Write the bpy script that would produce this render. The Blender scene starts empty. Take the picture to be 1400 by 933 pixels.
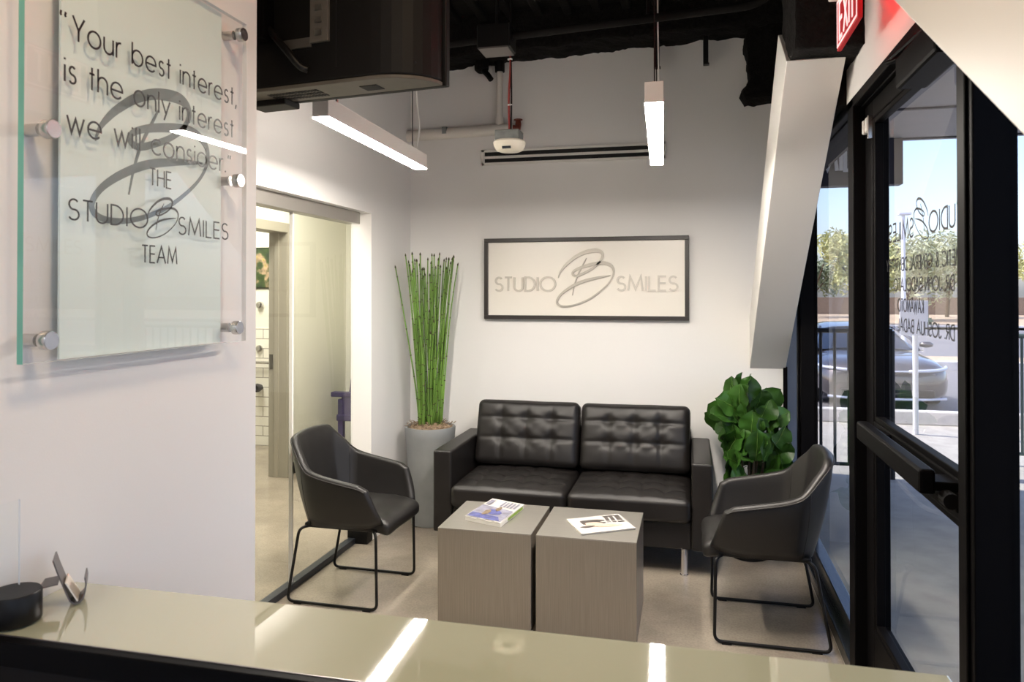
import bpy, math, random
from math import sin, cos, pi, sqrt, exp, radians
from mathutils import Vector, Matrix, noise

random.seed(7)
SC = bpy.context.scene
COL = SC.collection

# ------------------------------------------------------------------ materials
def lin(r, g, b):
    f = lambda c: (c / 12.92 if c <= 0.04045 else ((c + 0.055) / 1.055) ** 2.4)
    return (f(r / 255.0), f(g / 255.0), f(b / 255.0), 1.0)

def newmat(name):
    m = bpy.data.materials.new(name)
    m.use_nodes = True
    return m, m.node_tree.nodes, m.node_tree.links

def mat(name, rgb, rough=0.5, metal=0.0, spec=0.5, coat=0.0, noise_scale=0, noise_amt=0.0, bump=0.0,
        bump_scale=60, stretch=None, coords='Object', transmission=0.0, coat_rough=0.05):
    m, N, L = newmat(name)
    p = N['Principled BSDF']
    c = lin(*rgb)
    p.inputs['Base Color'].default_value = c
    p.inputs['Roughness'].default_value = rough
    p.inputs['Metallic'].default_value = metal
    p.inputs['Specular IOR Level'].default_value = spec
    p.inputs['Coat Weight'].default_value = coat
    p.inputs['Coat Roughness'].default_value = coat_rough
    p.inputs['Coat IOR'].default_value = 1.7 if coat else 1.5
    p.inputs['Transmission Weight'].default_value = transmission
    if noise_scale or bump:
        tc = N.new('ShaderNodeTexCoord')
        mp = N.new('ShaderNodeMapping')
        L.new(tc.outputs[coords], mp.inputs['Vector'])
        if stretch:
            mp.inputs['Scale'].default_value = stretch
    if noise_scale:
        n = N.new('ShaderNodeTexNoise')
        n.inputs['Scale'].default_value = noise_scale
        n.inputs['Detail'].default_value = 6
        L.new(mp.outputs['Vector'], n.inputs['Vector'])
        r = N.new('ShaderNodeValToRGB')
        k = noise_amt
        r.color_ramp.elements[0].position = 0.3
        r.color_ramp.elements[1].position = 0.7
        r.color_ramp.elements[0].color = tuple(max(0, x * (1 - k)) for x in c[:3]) + (1,)
        r.color_ramp.elements[1].color = tuple(min(1, x * (1 + k)) for x in c[:3]) + (1,)
        L.new(n.outputs['Fac'], r.inputs['Fac'])
        L.new(r.outputs['Color'], p.inputs['Base Color'])
    if bump:
        n2 = N.new('ShaderNodeTexNoise')
        n2.inputs['Scale'].default_value = bump_scale
        n2.inputs['Detail'].default_value = 4
        L.new(mp.outputs['Vector'], n2.inputs['Vector'])
        b = N.new('ShaderNodeBump')
        b.inputs['Strength'].default_value = bump
        b.inputs['Distance'].default_value = 0.01
        L.new(n2.outputs['Fac'], b.inputs['Height'])
        L.new(b.outputs['Normal'], p.inputs['Normal'])
    return m

def emit(name, rgb, strength):
    m, N, L = newmat(name)
    p = N['Principled BSDF']
    p.inputs['Base Color'].default_value = lin(*rgb)
    p.inputs['Emission Color'].default_value = lin(*rgb)
    p.inputs['Emission Strength'].default_value = strength
    return m

def glass(name, tint=(255, 255, 255), ior=1.45, gain=1.0):
    """clear pane: straight-through transmission plus a Fresnel mirror"""
    m, N, L = newmat(name)
    N.remove(N['Principled BSDF'])
    out = N['Material Output']
    t = N.new('ShaderNodeBsdfTransparent'); t.inputs['Color'].default_value = lin(*tint)
    g = N.new('ShaderNodeBsdfGlossy'); g.inputs['Roughness'].default_value = 0.0
    f = N.new('ShaderNodeFresnel'); f.inputs['IOR'].default_value = ior
    geo = N.new('ShaderNodeNewGeometry')
    mul = N.new('ShaderNodeMath'); mul.operation = 'MULTIPLY'; mul.inputs[1].default_value = gain
    sub = N.new('ShaderNodeMath'); sub.operation = 'SUBTRACT'; sub.inputs[0].default_value = 1.0
    L.new(geo.outputs['Backfacing'], sub.inputs[1])
    m2 = N.new('ShaderNodeMath'); m2.operation = 'MULTIPLY'
    L.new(f.outputs['Fac'], mul.inputs[0])
    L.new(mul.outputs[0], m2.inputs[0]); L.new(sub.outputs[0], m2.inputs[1])
    mix = N.new('ShaderNodeMixShader')
    L.new(m2.outputs[0], mix.inputs['Fac'])
    L.new(t.outputs[0], mix.inputs[1]); L.new(g.outputs[0], mix.inputs[2])
    L.new(mix.outputs[0], out.inputs['Surface'])
    return m

M = {}
M['wall'] = mat('white_wall_paint', (232, 230, 228), 0.6, bump=0.03, bump_scale=220)
M['hall_wall'] = mat('cream_hall_paint', (222, 220, 208), 0.6, bump=0.03, bump_scale=220)
M['trim_white'] = mat('white_trim_paint', (228, 225, 220), 0.45, bump=0.02, bump_scale=150)
M['black_deck'] = mat('black_painted_deck', (13, 11, 10), 0.85, spec=0.2, noise_scale=3, noise_amt=0.3, bump=0.3, bump_scale=40)
M['fireproof'] = mat('sprayed_fireproofing', (19, 17, 16), 0.95, spec=0.2, noise_scale=40, noise_amt=0.5, bump=1.0, bump_scale=90)
M['black_metal'] = mat('black_anodised_aluminium', (8, 7, 8), 0.5, metal=0.0, spec=0.06, bump=0.02, bump_scale=200)
M['blue_metal'] = mat('dark_satin_sill', (30, 32, 38), 0.22, spec=0.8, bump=0.02, bump_scale=80)
M['black_plain'] = mat('black_satin_plastic', (14, 13, 13), 0.42, spec=0.3, bump=0.02, bump_scale=120)
M['tv_back'] = mat('black_television_shell', (17, 15, 14), 0.55, spec=0.25, noise_scale=8, noise_amt=0.1, bump=0.05, bump_scale=300)
M['tv_grey'] = mat('grey_television_underside', (96, 90, 82), 0.5, noise_scale=30, noise_amt=0.06)
M['port'] = mat('port_metal', (150, 146, 140), 0.35, metal=0.9, bump=0.02)
M['leather'] = mat('black_leather', (27, 24, 23), 0.42, spec=0.45, noise_scale=14, noise_amt=0.15, bump=0.08, bump_scale=260)
M['leather2'] = mat('black_chair_leather', (28, 26, 25), 0.42, spec=0.45, noise_scale=14, noise_amt=0.12, bump=0.08, bump_scale=300)
M['stitch'] = mat('dark_piping', (26, 23, 22), 0.5, bump=0.1, bump_scale=400)
M['chrome'] = mat('polished_chrome', (220, 220, 222), 0.08, metal=1.0, bump=0.005, bump_scale=10)
M['steel'] = mat('brushed_steel', (205, 203, 200), 0.25, metal=1.0, bump=0.03, bump_scale=300)
M['taupe'] = mat('brushed_taupe_laminate', (150, 142, 131), 0.34, metal=0.55, noise_scale=6, noise_amt=0.10, bump=0.04,
                 bump_scale=40, stretch=(40, 40, 0.8))
M['taupe_top'] = mat('brushed_taupe_top', (152, 148, 140), 0.30, metal=0.55, noise_scale=6, noise_amt=0.06, bump=0.03,
                     bump_scale=40, stretch=(0.8, 40, 40))
M['concrete_pot'] = mat('grey_fibre_pot', (132, 134, 134), 0.6, noise_scale=7, noise_amt=0.08, bump=0.06, bump_scale=60)
M['moss'] = mat('dried_moss', (150, 128, 104), 0.95, noise_scale=45, noise_amt=0.5, bump=0.8, bump_scale=120)
M['stalk'] = mat('horsetail_green', (108, 144, 60), 0.45, noise_scale=9, noise_amt=0.35, stretch=(1, 1, 0.4))
M['node'] = mat('horsetail_node', (66, 64, 34), 0.6, noise_scale=30, noise_amt=0.3)
M['leaf'] = mat('fiddle_leaf_green', (50, 86, 30), 0.36, spec=0.4, noise_scale=7, noise_amt=0.5, bump=0.15, bump_scale=30)
M['vein'] = mat('pale_leaf_vein', (112, 146, 70), 0.5, noise_scale=10, noise_amt=0.1)
M['bark'] = mat('brown_bark', (92, 76, 58), 0.9, noise_scale=20, noise_amt=0.3, bump=0.5, bump_scale=40)
M['counter'] = mat('back_painted_pale_glass', (176, 176, 150), 0.03, spec=0.8, coat=1.0, coat_rough=0.0, noise_scale=2, noise_amt=0.015)
M['counter_edge'] = mat('pale_glass_edge', (216, 208, 160), 0.15, spec=0.6, noise_scale=8, noise_amt=0.05)
M['counter_body'] = mat('dark_brown_counter_front', (14, 9, 7), 0.6, spec=0.2, noise_scale=6, noise_amt=0.2, stretch=(1, 1, 12))
M['glass'] = glass('clear_window_glass', (250, 252, 252), 1.5, 1.0)
M['hall_glass'] = glass('clear_partition_glass', (253, 254, 252), 1.45, 0.7)
M['sign_glass'] = glass('clear_sign_glass', (255, 255, 255), 1.5, 0.9)
M['glass_edge'] = mat('green_glass_edge', (120, 190, 168), 0.15, spec=0.6, noise_scale=8, noise_amt=0.1)
M['film'] = mat('pale_green_frosted_film', (220, 233, 228), 0.5, noise_scale=2, noise_amt=0.01)
M['logo_grey'] = mat('grey_vinyl_logo', (122, 132, 132), 0.5, noise_scale=8, noise_amt=0.03)
M['ink'] = mat('black_vinyl_lettering', (18, 18, 20), 0.4, noise_scale=8, noise_amt=0.1)
M['sign_panel'] = mat('white_sign_panel', (236, 231, 222), 0.3, noise_scale=3, noise_amt=0.01)
M['silver'] = mat('brushed_silver_acrylic', (186, 180, 170), 0.3, metal=0.3, bump=0.02, bump_scale=200)
M['mirror_letter'] = mat('mirror_silver_letters', (222, 216, 206), 0.2, metal=0.2, bump=0.01, bump_scale=100)
M['frame_dark'] = mat('dark_bronze_frame', (46, 40, 37), 0.4, spec=0.5, bump=0.04, bump_scale=200)
M['pendant'] = mat('white_powder_coat', (224, 218, 212), 0.45, bump=0.01, bump_scale=200)
M['pendant_light'] = emit('lit_pendant_lens', (255, 246, 234), 105.0)
M['pipe_white'] = mat('white_painted_pipe', (220, 214, 206), 0.5, bump=0.04, bump_scale=80)
M['galv'] = mat('galvanised_box', (142, 146, 144), 0.45, metal=0.7, noise_scale=25, noise_amt=0.2)
M['dome'] = mat('ivory_plastic', (226, 220, 204), 0.4, bump=0.01)
M['red_cable'] = mat('red_armoured_cable', (140, 44, 38), 0.5, bump=0.3, bump_scale=200)
M['red_paint'] = mat('rust_red_sprinkler', (120, 56, 40), 0.45, metal=0.3, noise_scale=30, noise_amt=0.3)
M['slot'] = mat('black_slot', (14, 13, 13), 0.7, bump=0.02)
M['exit_red'] = emit('lit_red_exit_panel', (150, 6, 16), 0.30)
M['exit_white'] = emit('lit_white_exit_letters', (255, 205, 205), 0.45)
M['exit_lamp'] = emit('red_led_strip', (255, 36, 40), 30.0)
M['white_cap'] = mat('white_plastic', (226, 224, 220), 0.4, bump=0.01)
M['door_frame'] = mat('greige_door_frame', (160, 154, 140), 0.45, bump=0.02, bump_scale=100)
M['purple'] = mat('dark_purple_wood', (62, 54, 92), 0.45, noise_scale=12, noise_amt=0.15)
M['track'] = mat('satin_aluminium', (178, 174, 168), 0.35, metal=0.7, bump=0.02, bump_scale=200)
M['track_dark'] = mat('dark_floor_track', (66, 70, 78), 0.3, metal=0.7, bump=0.02, bump_scale=100)
M['paper'] = mat('white_magazine_pages', (226, 222, 214), 0.5, noise_scale=60, noise_amt=0.05, stretch=(1, 1, 30))
M['cover'] = mat('white_glossy_cover', (206, 203, 200), 0.25, noise_scale=5, noise_amt=0.03)
M['cov_blue'] = mat('muted_blue_cover_print', (84, 88, 142), 0.25, noise_scale=40, noise_amt=0.35)
M['cov_lilac'] = mat('grey_lilac_cover_print', (138, 136, 152), 0.25, noise_scale=30, noise_amt=0.25)
M['cov_brown'] = mat('brown_cover_print', (120, 104, 84), 0.25, noise_scale=50, noise_amt=0.4)
M['cov_green'] = mat('lime_spine_print', (140, 176, 60), 0.3, noise_scale=40, noise_amt=0.3)
M['cov_skin'] = mat('pale_portrait_print', (222, 188, 166), 0.3, noise_scale=10, noise_amt=0.06)
M['cov_grey'] = mat('charcoal_cover_print', (84, 78, 74), 0.3, noise_scale=20, noise_amt=0.2)
M['card_metal'] = mat('grey_bent_metal', (112, 106, 104), 0.35, metal=0.6, bump=0.03)
M['card'] = mat('white_card_stock', (236, 230, 220), 0.6, noise_scale=20, noise_amt=0.02)
M['acrylic'] = glass('clear_acrylic', (254, 255, 255), 1.45, 0.35)
M['acrylic_edge'] = mat('bright_acrylic_edge', (236, 236, 236), 0.1, spec=0.7, noise_scale=3, noise_amt=0.02)
# outdoors
M['sidewalk'] = mat('grey_sidewalk_concrete', (186, 180, 170), 0.75, noise_scale=6, noise_amt=0.12, bump=0.2, bump_scale=120)
M['asphalt'] = mat('grey_asphalt', (122, 120, 122), 0.85, noise_scale=30, noise_amt=0.12, bump=0.3, bump_scale=150)
M['kerb'] = mat('pale_kerb_concrete', (214, 210, 204), 0.8, noise_scale=8, noise_amt=0.1)
M['gravel'] = mat('tan_desert_gravel', (188, 166, 140), 0.9, noise_scale=14, noise_amt=0.25, bump=0.4, bump_scale=60)
M['canopy'] = mat('grey_canopy_soffit', (150, 152, 158), 0.6, noise_scale=4, noise_amt=0.05)
M['blade'] = mat('dark_navy_sign_box', (40, 44, 62), 0.5, noise_scale=4, noise_amt=0.05)
M['blade_letter'] = mat('white_channel_letters', (236, 240, 246), 0.4, bump=0.01)
M['car'] = mat('silver_grey_car_paint', (96, 90, 90), 0.25, metal=0.6, coat=1.0, noise_scale=3, noise_amt=0.03)
M['car_glass'] = mat('dark_car_glass', (36, 44, 58), 0.06, spec=0.8, noise_scale=3, noise_amt=0.05)
M['car_light'] = mat('bright_headlamp', (226, 230, 238), 0.12, metal=0.3, spec=0.8, bump=0.05, bump_scale=60)
M['car_trim'] = mat('black_car_trim', (30, 30, 34), 0.4, bump=0.02)
M['tyre'] = mat('black_tyre', (28, 28, 28), 0.8, bump=0.2, bump_scale=100)
M['rail_black'] = mat('black_railing_paint', (30, 32, 38), 0.4, bump=0.02)
M['rail_green'] = mat('grey_green_railing_paint', (104, 118, 112), 0.5, bump=0.02)
M['post_white'] = mat('white_sign_post', (226, 228, 232), 0.4, bump=0.02)
M['sign_white'] = mat('white_sign_face', (222, 226, 236), 0.4, noise_scale=4, noise_amt=0.02)
M['tan_wall'] = mat('tan_block_wall', (142, 126, 110), 0.85, noise_scale=5, noise_amt=0.1)
M['tree'] = mat('desert_tree_foliage', (172, 176, 140), 0.7, noise_scale=0.9, noise_amt=0.45)  # all tree foliage colours here are paled to imitate background glare
M['tree2'] = mat('yellow_green_foliage', (190, 190, 132), 0.7, noise_scale=0.9, noise_amt=0.4)
M['tree3'] = mat('dark_green_foliage', (140, 150, 118), 0.7, noise_scale=0.9, noise_amt=0.4)

def floor_mat():
    m, N, L = newmat('polished_concrete')
    p = N['Principled BSDF']
    tc = N.new('ShaderNodeTexCoord')
    n = N.new('ShaderNodeTexNoise'); n.inputs['Scale'].default_value = 2.2; n.inputs['Detail'].default_value = 8
    n.inputs['Roughness'].default_value = 0.65
    n2 = N.new('ShaderNodeTexNoise'); n2.inputs['Scale'].default_value = 90; n2.inputs['Detail'].default_value = 3
    L.new(tc.outputs['Object'], n.inputs['Vector']); L.new(tc.outputs['Object'], n2.inputs['Vector'])
    r = N.new('ShaderNodeValToRGB')
    r.color_ramp.elements[0].position = 0.3; r.color_ramp.elements[0].color = lin(134, 124, 112)
    r.color_ramp.elements[1].position = 0.72; r.color_ramp.elements[1].color = lin(166, 155, 140)
    L.new(n.outputs['Fac'], r.inputs['Fac'])
    r2 = N.new('ShaderNodeValToRGB')
    r2.color_ramp.elements[0].position = 0.35; r2.color_ramp.elements[0].color = (0.82, 0.81, 0.8, 1)
    r2.color_ramp.elements[1].position = 0.6; r2.color_ramp.elements[1].color = (1, 1, 1, 1)
    L.new(n2.outputs['Fac'], r2.inputs['Fac'])
    mx = N.new('ShaderNodeMixRGB'); mx.blend_type = 'MULTIPLY'; mx.inputs['Fac'].default_value = 0.8
    L.new(r.outputs['Color'], mx.inputs[1]); L.new(r2.outputs['Color'], mx.inputs[2])
    L.new(mx.outputs[0], p.inputs['Base Color'])
    p.inputs['Roughness'].default_value = 0.2
    p.inputs['Specular IOR Level'].default_value = 0.5
    return m
M['floor'] = floor_mat()

def tile_mat():
    m, N, L = newmat('white_subway_tile')
    p = N['Principled BSDF']
    tc = N.new('ShaderNodeTexCoord')
    mp = N.new('ShaderNodeMapping'); mp.inputs['Rotation'].default_value = (pi / 2, 0, 0)
    L.new(tc.outputs['Object'], mp.inputs['Vector'])
    b = N.new('ShaderNodeTexBrick')
    b.inputs['Color1'].default_value = lin(232, 228, 218); b.inputs['Color2'].default_value = lin(228, 224, 214)
    b.inputs['Mortar'].default_value = lin(150, 144, 134)
    b.inputs['Scale'].default_value = 1.0; b.inputs['Mortar Size'].default_value = 0.004
    b.inputs['Brick Width'].default_value = 0.20; b.inputs['Row Height'].default_value = 0.10
    L.new(mp.outputs['Vector'], b.inputs['Vector'])
    L.new(b.outputs['Color'], p.inputs['Base Color'])
    p.inputs['Roughness'].default_value = 0.2
    return m
M['tile'] = tile_mat()

def picture_mat():
    m, N, L = newmat('garden_photo_print')
    p = N['Principled BSDF']
    tc = N.new('ShaderNodeTexCoord')
    v = N.new('ShaderNodeTexVoronoi'); v.inputs['Scale'].default_value = 26
    n = N.new('ShaderNodeTexNoise'); n.inputs['Scale'].default_value = 9; n.inputs['Detail'].default_value = 8
    L.new(tc.outputs['Object'], v.inputs['Vector']); L.new(tc.outputs['Object'], n.inputs['Vector'])
    r = N.new('ShaderNodeValToRGB')
    E = r.color_ramp.elements
    E[0].position = 0.35; E[0].color = lin(30, 50, 22)
    E[1].position = 0.68; E[1].color = lin(170, 160, 60)
    e = E.new(0.52); e.color = lin(60, 82, 30)
    e = E.new(0.62); e.color = lin(190, 160, 130)
    L.new(n.outputs['Fac'], r.inputs['Fac'])
    mx = N.new('ShaderNodeMixRGB'); mx.blend_type = 'MULTIPLY'; mx.inputs['Fac'].default_value = 0.5
    L.new(r.outputs['Color'], mx.inputs[1]); L.new(v.outputs['Distance'], mx.inputs[2])
    L.new(mx.outputs[0], p.inputs['Base Color'])
    p.inputs['Roughness'].default_value = 0.5
    return m
M['picture'] = picture_mat()

# ------------------------------------------------------------------ mesh builder
class MB:
    def __init__(s):
        s.v = []; s.f = []; s.mi = []; s.cur = 0; s.X = None
    def addv(s, p):
        p = Vector(p)
        if s.X is not None: p = s.X @ p
        s.v.append(p[:]); return len(s.v) - 1
    def face(s, idx):
        s.f.append(tuple(idx)); s.mi.append(s.cur)
    def box(s, x0, x1, y0, y1, z0, z1):
        b = [s.addv(p) for p in ((x0,y0,z0),(x1,y0,z0),(x1,y1,z0),(x0,y1,z0),(x0,y0,z1),(x1,y0,z1),(x1,y1,z1),(x0,y1,z1))]
        for q in ((0,3,2,1),(4,5,6,7),(0,1,5,4),(1,2,6,5),(2,3,7,6),(3,0,4,7)):
            s.face([b[i] for i in q])
        return s
    def prism(s, pts, off):
        """closed polygon pts (3D), swept by vector off"""
        n = len(pts); off = Vector(off)
        a = [s.addv(p) for p in pts]; b = [s.addv(Vector(p) + off) for p in pts]
        s.face(a[::-1]); s.face(b)
        for i in range(n):
            j = (i + 1) % n
            s.face((a[i], a[j], b[j], b[i]))
        return s
    def ring_strip(s, rings, closed=True, cap=True):
        n = len(rings[0])
        R = [[s.addv(p) for p in r] for r in rings]
        for a, b in zip(R, R[1:]):
            for i in range(n if closed else n - 1):
                j = (i + 1) % n
                s.face((a[i], a[j], b[j], b[i]))
        if cap:
            s.face(R[0][::-1]); s.face(R[-1])
        return s
    def tube(s, path, r, n=8, cap=True):
        path = [Vector(p) for p in path]
        m = len(path)
        rs = r if isinstance(r, (list, tuple)) else [r] * m
        tang = []
        for i in range(m):
            a = path[max(i - 1, 0)]; b = path[min(i + 1, m - 1)]
            tang.append((b - a).normalized())
        t0 = tang[0]
        up = Vector((0, 0, 1)) if abs(t0.z) < 0.9 else Vector((1, 0, 0))
        u = t0.cross(up).normalized()
        rings = []
        for i in range(m):
            t = tang[i]
            u = (u - t * u.dot(t)).normalized()
            w = t.cross(u)
            rings.append([path[i] + (u * cos(2*pi*k/n) + w * sin(2*pi*k/n)) * rs[i] for k in range(n)])
        return s.ring_strip(rings, True, cap)
    def cyl(s, p0, p1, r, n=20, r1=None):
        return s.tube([p0, p1], [r, r if r1 is None else r1], n)
    def lathe(s, prof, cx, cy, n=32):
        rings = [[(cx + r*cos(2*pi*k/n), cy + r*sin(2*pi*k/n), z) for k in range(n)] for r, z in prof]
        return s.ring_strip(rings, True, True)
    def ribbon(s, pts, w, fmap, d0, d1, closed=False):
        """flat stroke of width w (number or list) along 2D pts, mapped by fmap(u, v, depth)"""
        P = [Vector((p[0], p[1])) for p in pts]
        Q = [P[0]]
        for p in P[1:]:
            if (p - Q[-1]).length > 1e-6: Q.append(p)
        if closed and (Q[0] - Q[-1]).length < 1e-6: Q.pop()
        P = Q; m = len(P)
        ws = w if isinstance(w, (list, tuple)) else [w] * m
        Lf, Rt = [], []
        for i in range(m):
            a = P[(i - 1) % m] if (closed or i > 0) else None
            b = P[(i + 1) % m] if (closed or i < m - 1) else None
            d1_ = (P[i] - a).normalized() if a is not None else None
            d2_ = (b - P[i]).normalized() if b is not None else None
            if d1_ is None: d1_ = d2_
            if d2_ is None: d2_ = d1_
            t = d1_ + d2_
            if t.length < 1e-3: t = d1_
            t.normalize()
            nrm = Vector((-t.y, t.x))
            c = max(0.35, nrm.dot(Vector((-d1_.y, d1_.x))))
            h = ws[i] / 2 / c
            Lf.append(P[i] + nrm * h); Rt.append(P[i] - nrm * h)
        rings = []
        for i in range(m):
            rings.append([fmap(Lf[i].x, Lf[i].y, d0), fmap(Rt[i].x, Rt[i].y, d0), fmap(Rt[i].x, Rt[i].y, d1), fmap(Lf[i].x, Lf[i].y, d1)])
        if closed: rings.append(rings[0])
        return s.ring_strip(rings, True, not closed)
    def build(s, name, mats, parent=None, smooth=False, bevel=0.0, seg=2, subsurf=0, local=False, recalc=True):
        me = bpy.data.meshes.new(name)
        me.from_pydata(s.v, [], s.f)
        if not isinstance(mats, (list, tuple)): mats = [mats]
        for m in mats: me.materials.append(m)
        me.polygons.foreach_set('material_index', s.mi)
        me.update()
        if recalc:
            import bmesh
            bm = bmesh.new(); bm.from_mesh(me)
            bmesh.ops.recalc_face_normals(bm, faces=bm.faces[:])
            bm.to_mesh(me); bm.free()
        if smooth:
            me.polygons.foreach_set('use_smooth', [True] * len(me.polygons))
        o = bpy.data.objects.new(name, me)
        COL.objects.link(o)
        if parent is not None:
            o.parent = parent
            if parent.type == 'EMPTY' and not local:
                o.location = -parent.location
        if smooth == 'auto':
            try:
                me.set_sharp_from_angle(angle=radians(40))
            except Exception: pass
        if bevel:
            b = o.modifiers.new('bevel', 'BEVEL'); b.width = bevel; b.segments = seg; b.limit_method = 'ANGLE'; b.angle_limit = radians(40)
        if subsurf:
            u = o.modifiers.new('subd', 'SUBSURF'); u.levels = subsurf; u.render_levels = subsurf
        return o

def tag(o, label, cat, group=None):
    o['label'] = label; o['category'] = cat
    if group: o['group'] = group
    return o
def thing(name, label, cat, loc=(0, 0, 0), group=None):
    o = bpy.data.objects.new(name, None); o.location = loc
    o.empty_display_size = 0.1
    COL.objects.link(o)
    return tag(o, label, cat, group)
def struct(o, label=None, cat=None):
    o['kind'] = 'structure'
    if label: o['label'] = label
    if cat: o['category'] = cat
    return o
def sroot(name, loc=(0, 0, 0), label=None, cat=None):
    o = bpy.data.objects.new(name, None); o.location = loc; o.empty_display_size = 0.1
    COL.objects.link(o)
    return struct(o, label, cat)
def bx(name, m, x0, x1, y0, y1, z0, z1, parent=None, bevel=0.0, **k):
    return MB().box(x0, x1, y0, y1, z0, z1).build(name, m, parent, bevel=bevel, **k)

def crom(pts, n):
    """Catmull-Rom through pts, n samples per span (any dimension)"""
    P = [Vector(p) for p in pts]; out = []
    m = len(P)
    for i in range(m - 1):
        p0 = P[i - 1] if i > 0 else P[0] * 2 - P[1]
        p1, p2 = P[i], P[i + 1]
        p3 = P[i + 2] if i + 2 < m else P[m - 1] * 2 - P[m - 2]
        for k in range(n):
            t = k / n
            out.append(0.5 * ((2*p1) + (p2 - p0)*t + (2*p0 - 5*p1 + 4*p2 - p3)*t*t + (3*p1 - p0 - 3*p2 + p3)*t*t*t))
    out.append(P[-1].copy())
    return out

def fillet(pts, r, n=6):
    """round the inner corners of a 3D polyline"""
    P = [Vector(p) for p in pts]; out = [P[0]]
    for i in range(1, len(P) - 1):
        a = (P[i-1] - P[i]); b = (P[i+1] - P[i])
        rr = min(r, a.length * 0.45, b.length * 0.45)
        A = P[i] + a.normalized() * rr; B = P[i] + b.normalized() * rr
        for k in range(n + 1):
            t = k / n
            out.append((1-t)**2 * A + 2*t*(1-t) * P[i] + t*t * B)
    out.append(P[-1])
    return out

# ------------------------------------------------------------------ stroke lettering
def arc(cx, cy, rx, ry, a0, a1, n=14):
    return [(cx + rx*cos(radians(a0 + (a1-a0)*k/n)), cy + ry*sin(radians(a0 + (a1-a0)*k/n))) for k in range(n + 1)]
FONT = {
 'A': (.74, [[(0,0),(.37,1),(.74,0)], [(.13,.34),(.61,.34)]]),
 'B': (.50, [[(0,0),(0,1),(.24,1)] + arc(.24,.76,.22,.24,90,-90) + [(0,.52)], [(.24,.52)] + arc(.25,.26,.25,.26,90,-90) + [(0,0)]]),
 'C': (.80, [arc(.48,.5,.48,.5,48,312,24)]),
 'D': (.64, [[(0,0),(0,1),(.16,1)] + arc(.16,.5,.48,.5,90,-90,20) + [(0,0)]]),
 'E': (.42, [[(.42,1),(0,1),(0,0),(.42,0)], [(0,.52),(.40,.52)]]),
 'G': (.92, [arc(.48,.5,.48,.5,45,352,26) + [(.52,.46)]]),
 'H': (.58, [[(0,0),(0,1)], [(.58,0),(.58,1)], [(0,.52),(.58,.52)]]),
 'I': (.02, [[(.01,0),(.01,1)]]),
 'J': (.36, [[(.36,1),(.36,.2)] + arc(.18,.18,.18,.18,0,-180,10)]),
 'K': (.52, [[(0,0),(0,1)], [(.48,1),(.02,.5),(.52,0)]]),
 'L': (.38, [[(0,1),(0,0),(.38,0)]]),
 'M': (.84, [[(0,0),(.11,1),(.42,.12),(.73,1),(.84,0)]]),
 'N': (.62, [[(0,0),(0,1),(.62,0),(.62,1)]]),
 'O': (.98, [arc(.49,.5,.49,.5,0,360,32)]),
 'R': (.50, [[(0,0),(0,1),(.22,1)] + arc(.22,.74,.26,.26,90,-90) + [(0,.48)], [(.2,.48),(.50,0)]]),
 'S': (.48, [arc(.24,.745,.21,.245,35,270,16) + arc(.24,.26,.24,.25,90,-150,16)[1:]]),
 'T': (.46, [[(0,1),(.46,1)], [(.23,1),(.23,0)]]),
 'U': (.56, [[(0,1),(0,.28)] + arc(.28,.28,.28,.28,180,360) + [(.56,1)]]),
 'W': (.94, [[(0,1),(.24,0),(.47,.85),(.70,0),(.94,1)]]),
 'X': (.6, [[(0,0),(.6,1)], [(0,1),(.6,0)]]),
 'Y': (.58, [[(0,1),(.29,.45),(.58,1)], [(.29,.45),(.29,0)]]),
 '&': (.62, [[(.6,0),(.16,.66)] + arc(.28,.8,.15,.19,215,-35,12) + [(.1,.42)] + arc(.24,.23,.22,.23,140,330,12) + [(.6,.42)]]),
 'b': (.64, [[(0,1),(0,0)], arc(.32,.35,.32,.35,0,360,24)]),
 'c': (.56, [arc(.34,.35,.33,.35,48,312,20)]),
 'd': (.64, [[(.64,1),(.64,0)], arc(.32,.35,.32,.35,0,360,24)]),
 'e': (.66, [[(.01,.34),(.65,.34)] + arc(.33,.35,.32,.35,0,318,22)]),
 'h': (.50, [[(0,1),(0,0)], [(0,.42)] + arc(.25,.42,.25,.27,180,0,12) + [(.50,0)]]),
 'i': (.02, [[(.01,0),(.01,.68)], [(.01,.88),(.01,.96)]]),
 'l': (.02, [[(.01,0),(.01,1)]]),
 'n': (.50, [[(0,.68),(0,0)], [(0,.42)] + arc(.25,.42,.25,.27,180,0,12) + [(.50,0)]]),
 'o': (.66, [arc(.33,.35,.33,.35,0,360,26)]),
 'r': (.24, [[(0,.68),(0,0)], [(0,.40)] + arc(.22,.44,.22,.25,180,80,8)]),
 's': (.34, [arc(.17,.52,.14,.165,35,270,10) + arc(.17,.18,.16,.175,90,-150,10)[1:]]),
 't': (.26, [[(.13,.95),(.13,0)], [(0,.68),(.26,.68)]]),
 'u': (.50, [[(0,.68),(0,.27)] + arc(.25,.27,.25,.27,180,360,12) + [(.50,.68)], [(.50,.30),(.50,0)]]),
 'w': (.78, [[(0,.68),(.2,0),(.39,.60),(.58,0),(.78,.68)]]),
 'y': (.54, [[(0,.68),(.28,.04)], [(.54,.68),(.16,-.26)]]),
 '.': (.04, [[(.02,0),(.02,.09)]]),
 ',': (.08, [[(.06,.08),(.0,-.16)]]),
 '<': (.42, [[(.05,1.0),(.02,.86),(.06,.80)], [(.27,1.0),(.24,.86),(.28,.80)]]),
 '>': (.24, [[(.04,1.0),(.04,.94),(.0,.80)], [(.20,1.0),(.20,.94),(.16,.80)]]),
 ' ': (.30, []),
}
def layout(text, gap=.17):
    x = 0; out = []
    for ch in text:
        w, st = FONT[ch]
        for k in st: out.append([(x + p[0], p[1]) for p in k])
        x += w + gap
    return out, x - gap
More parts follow.
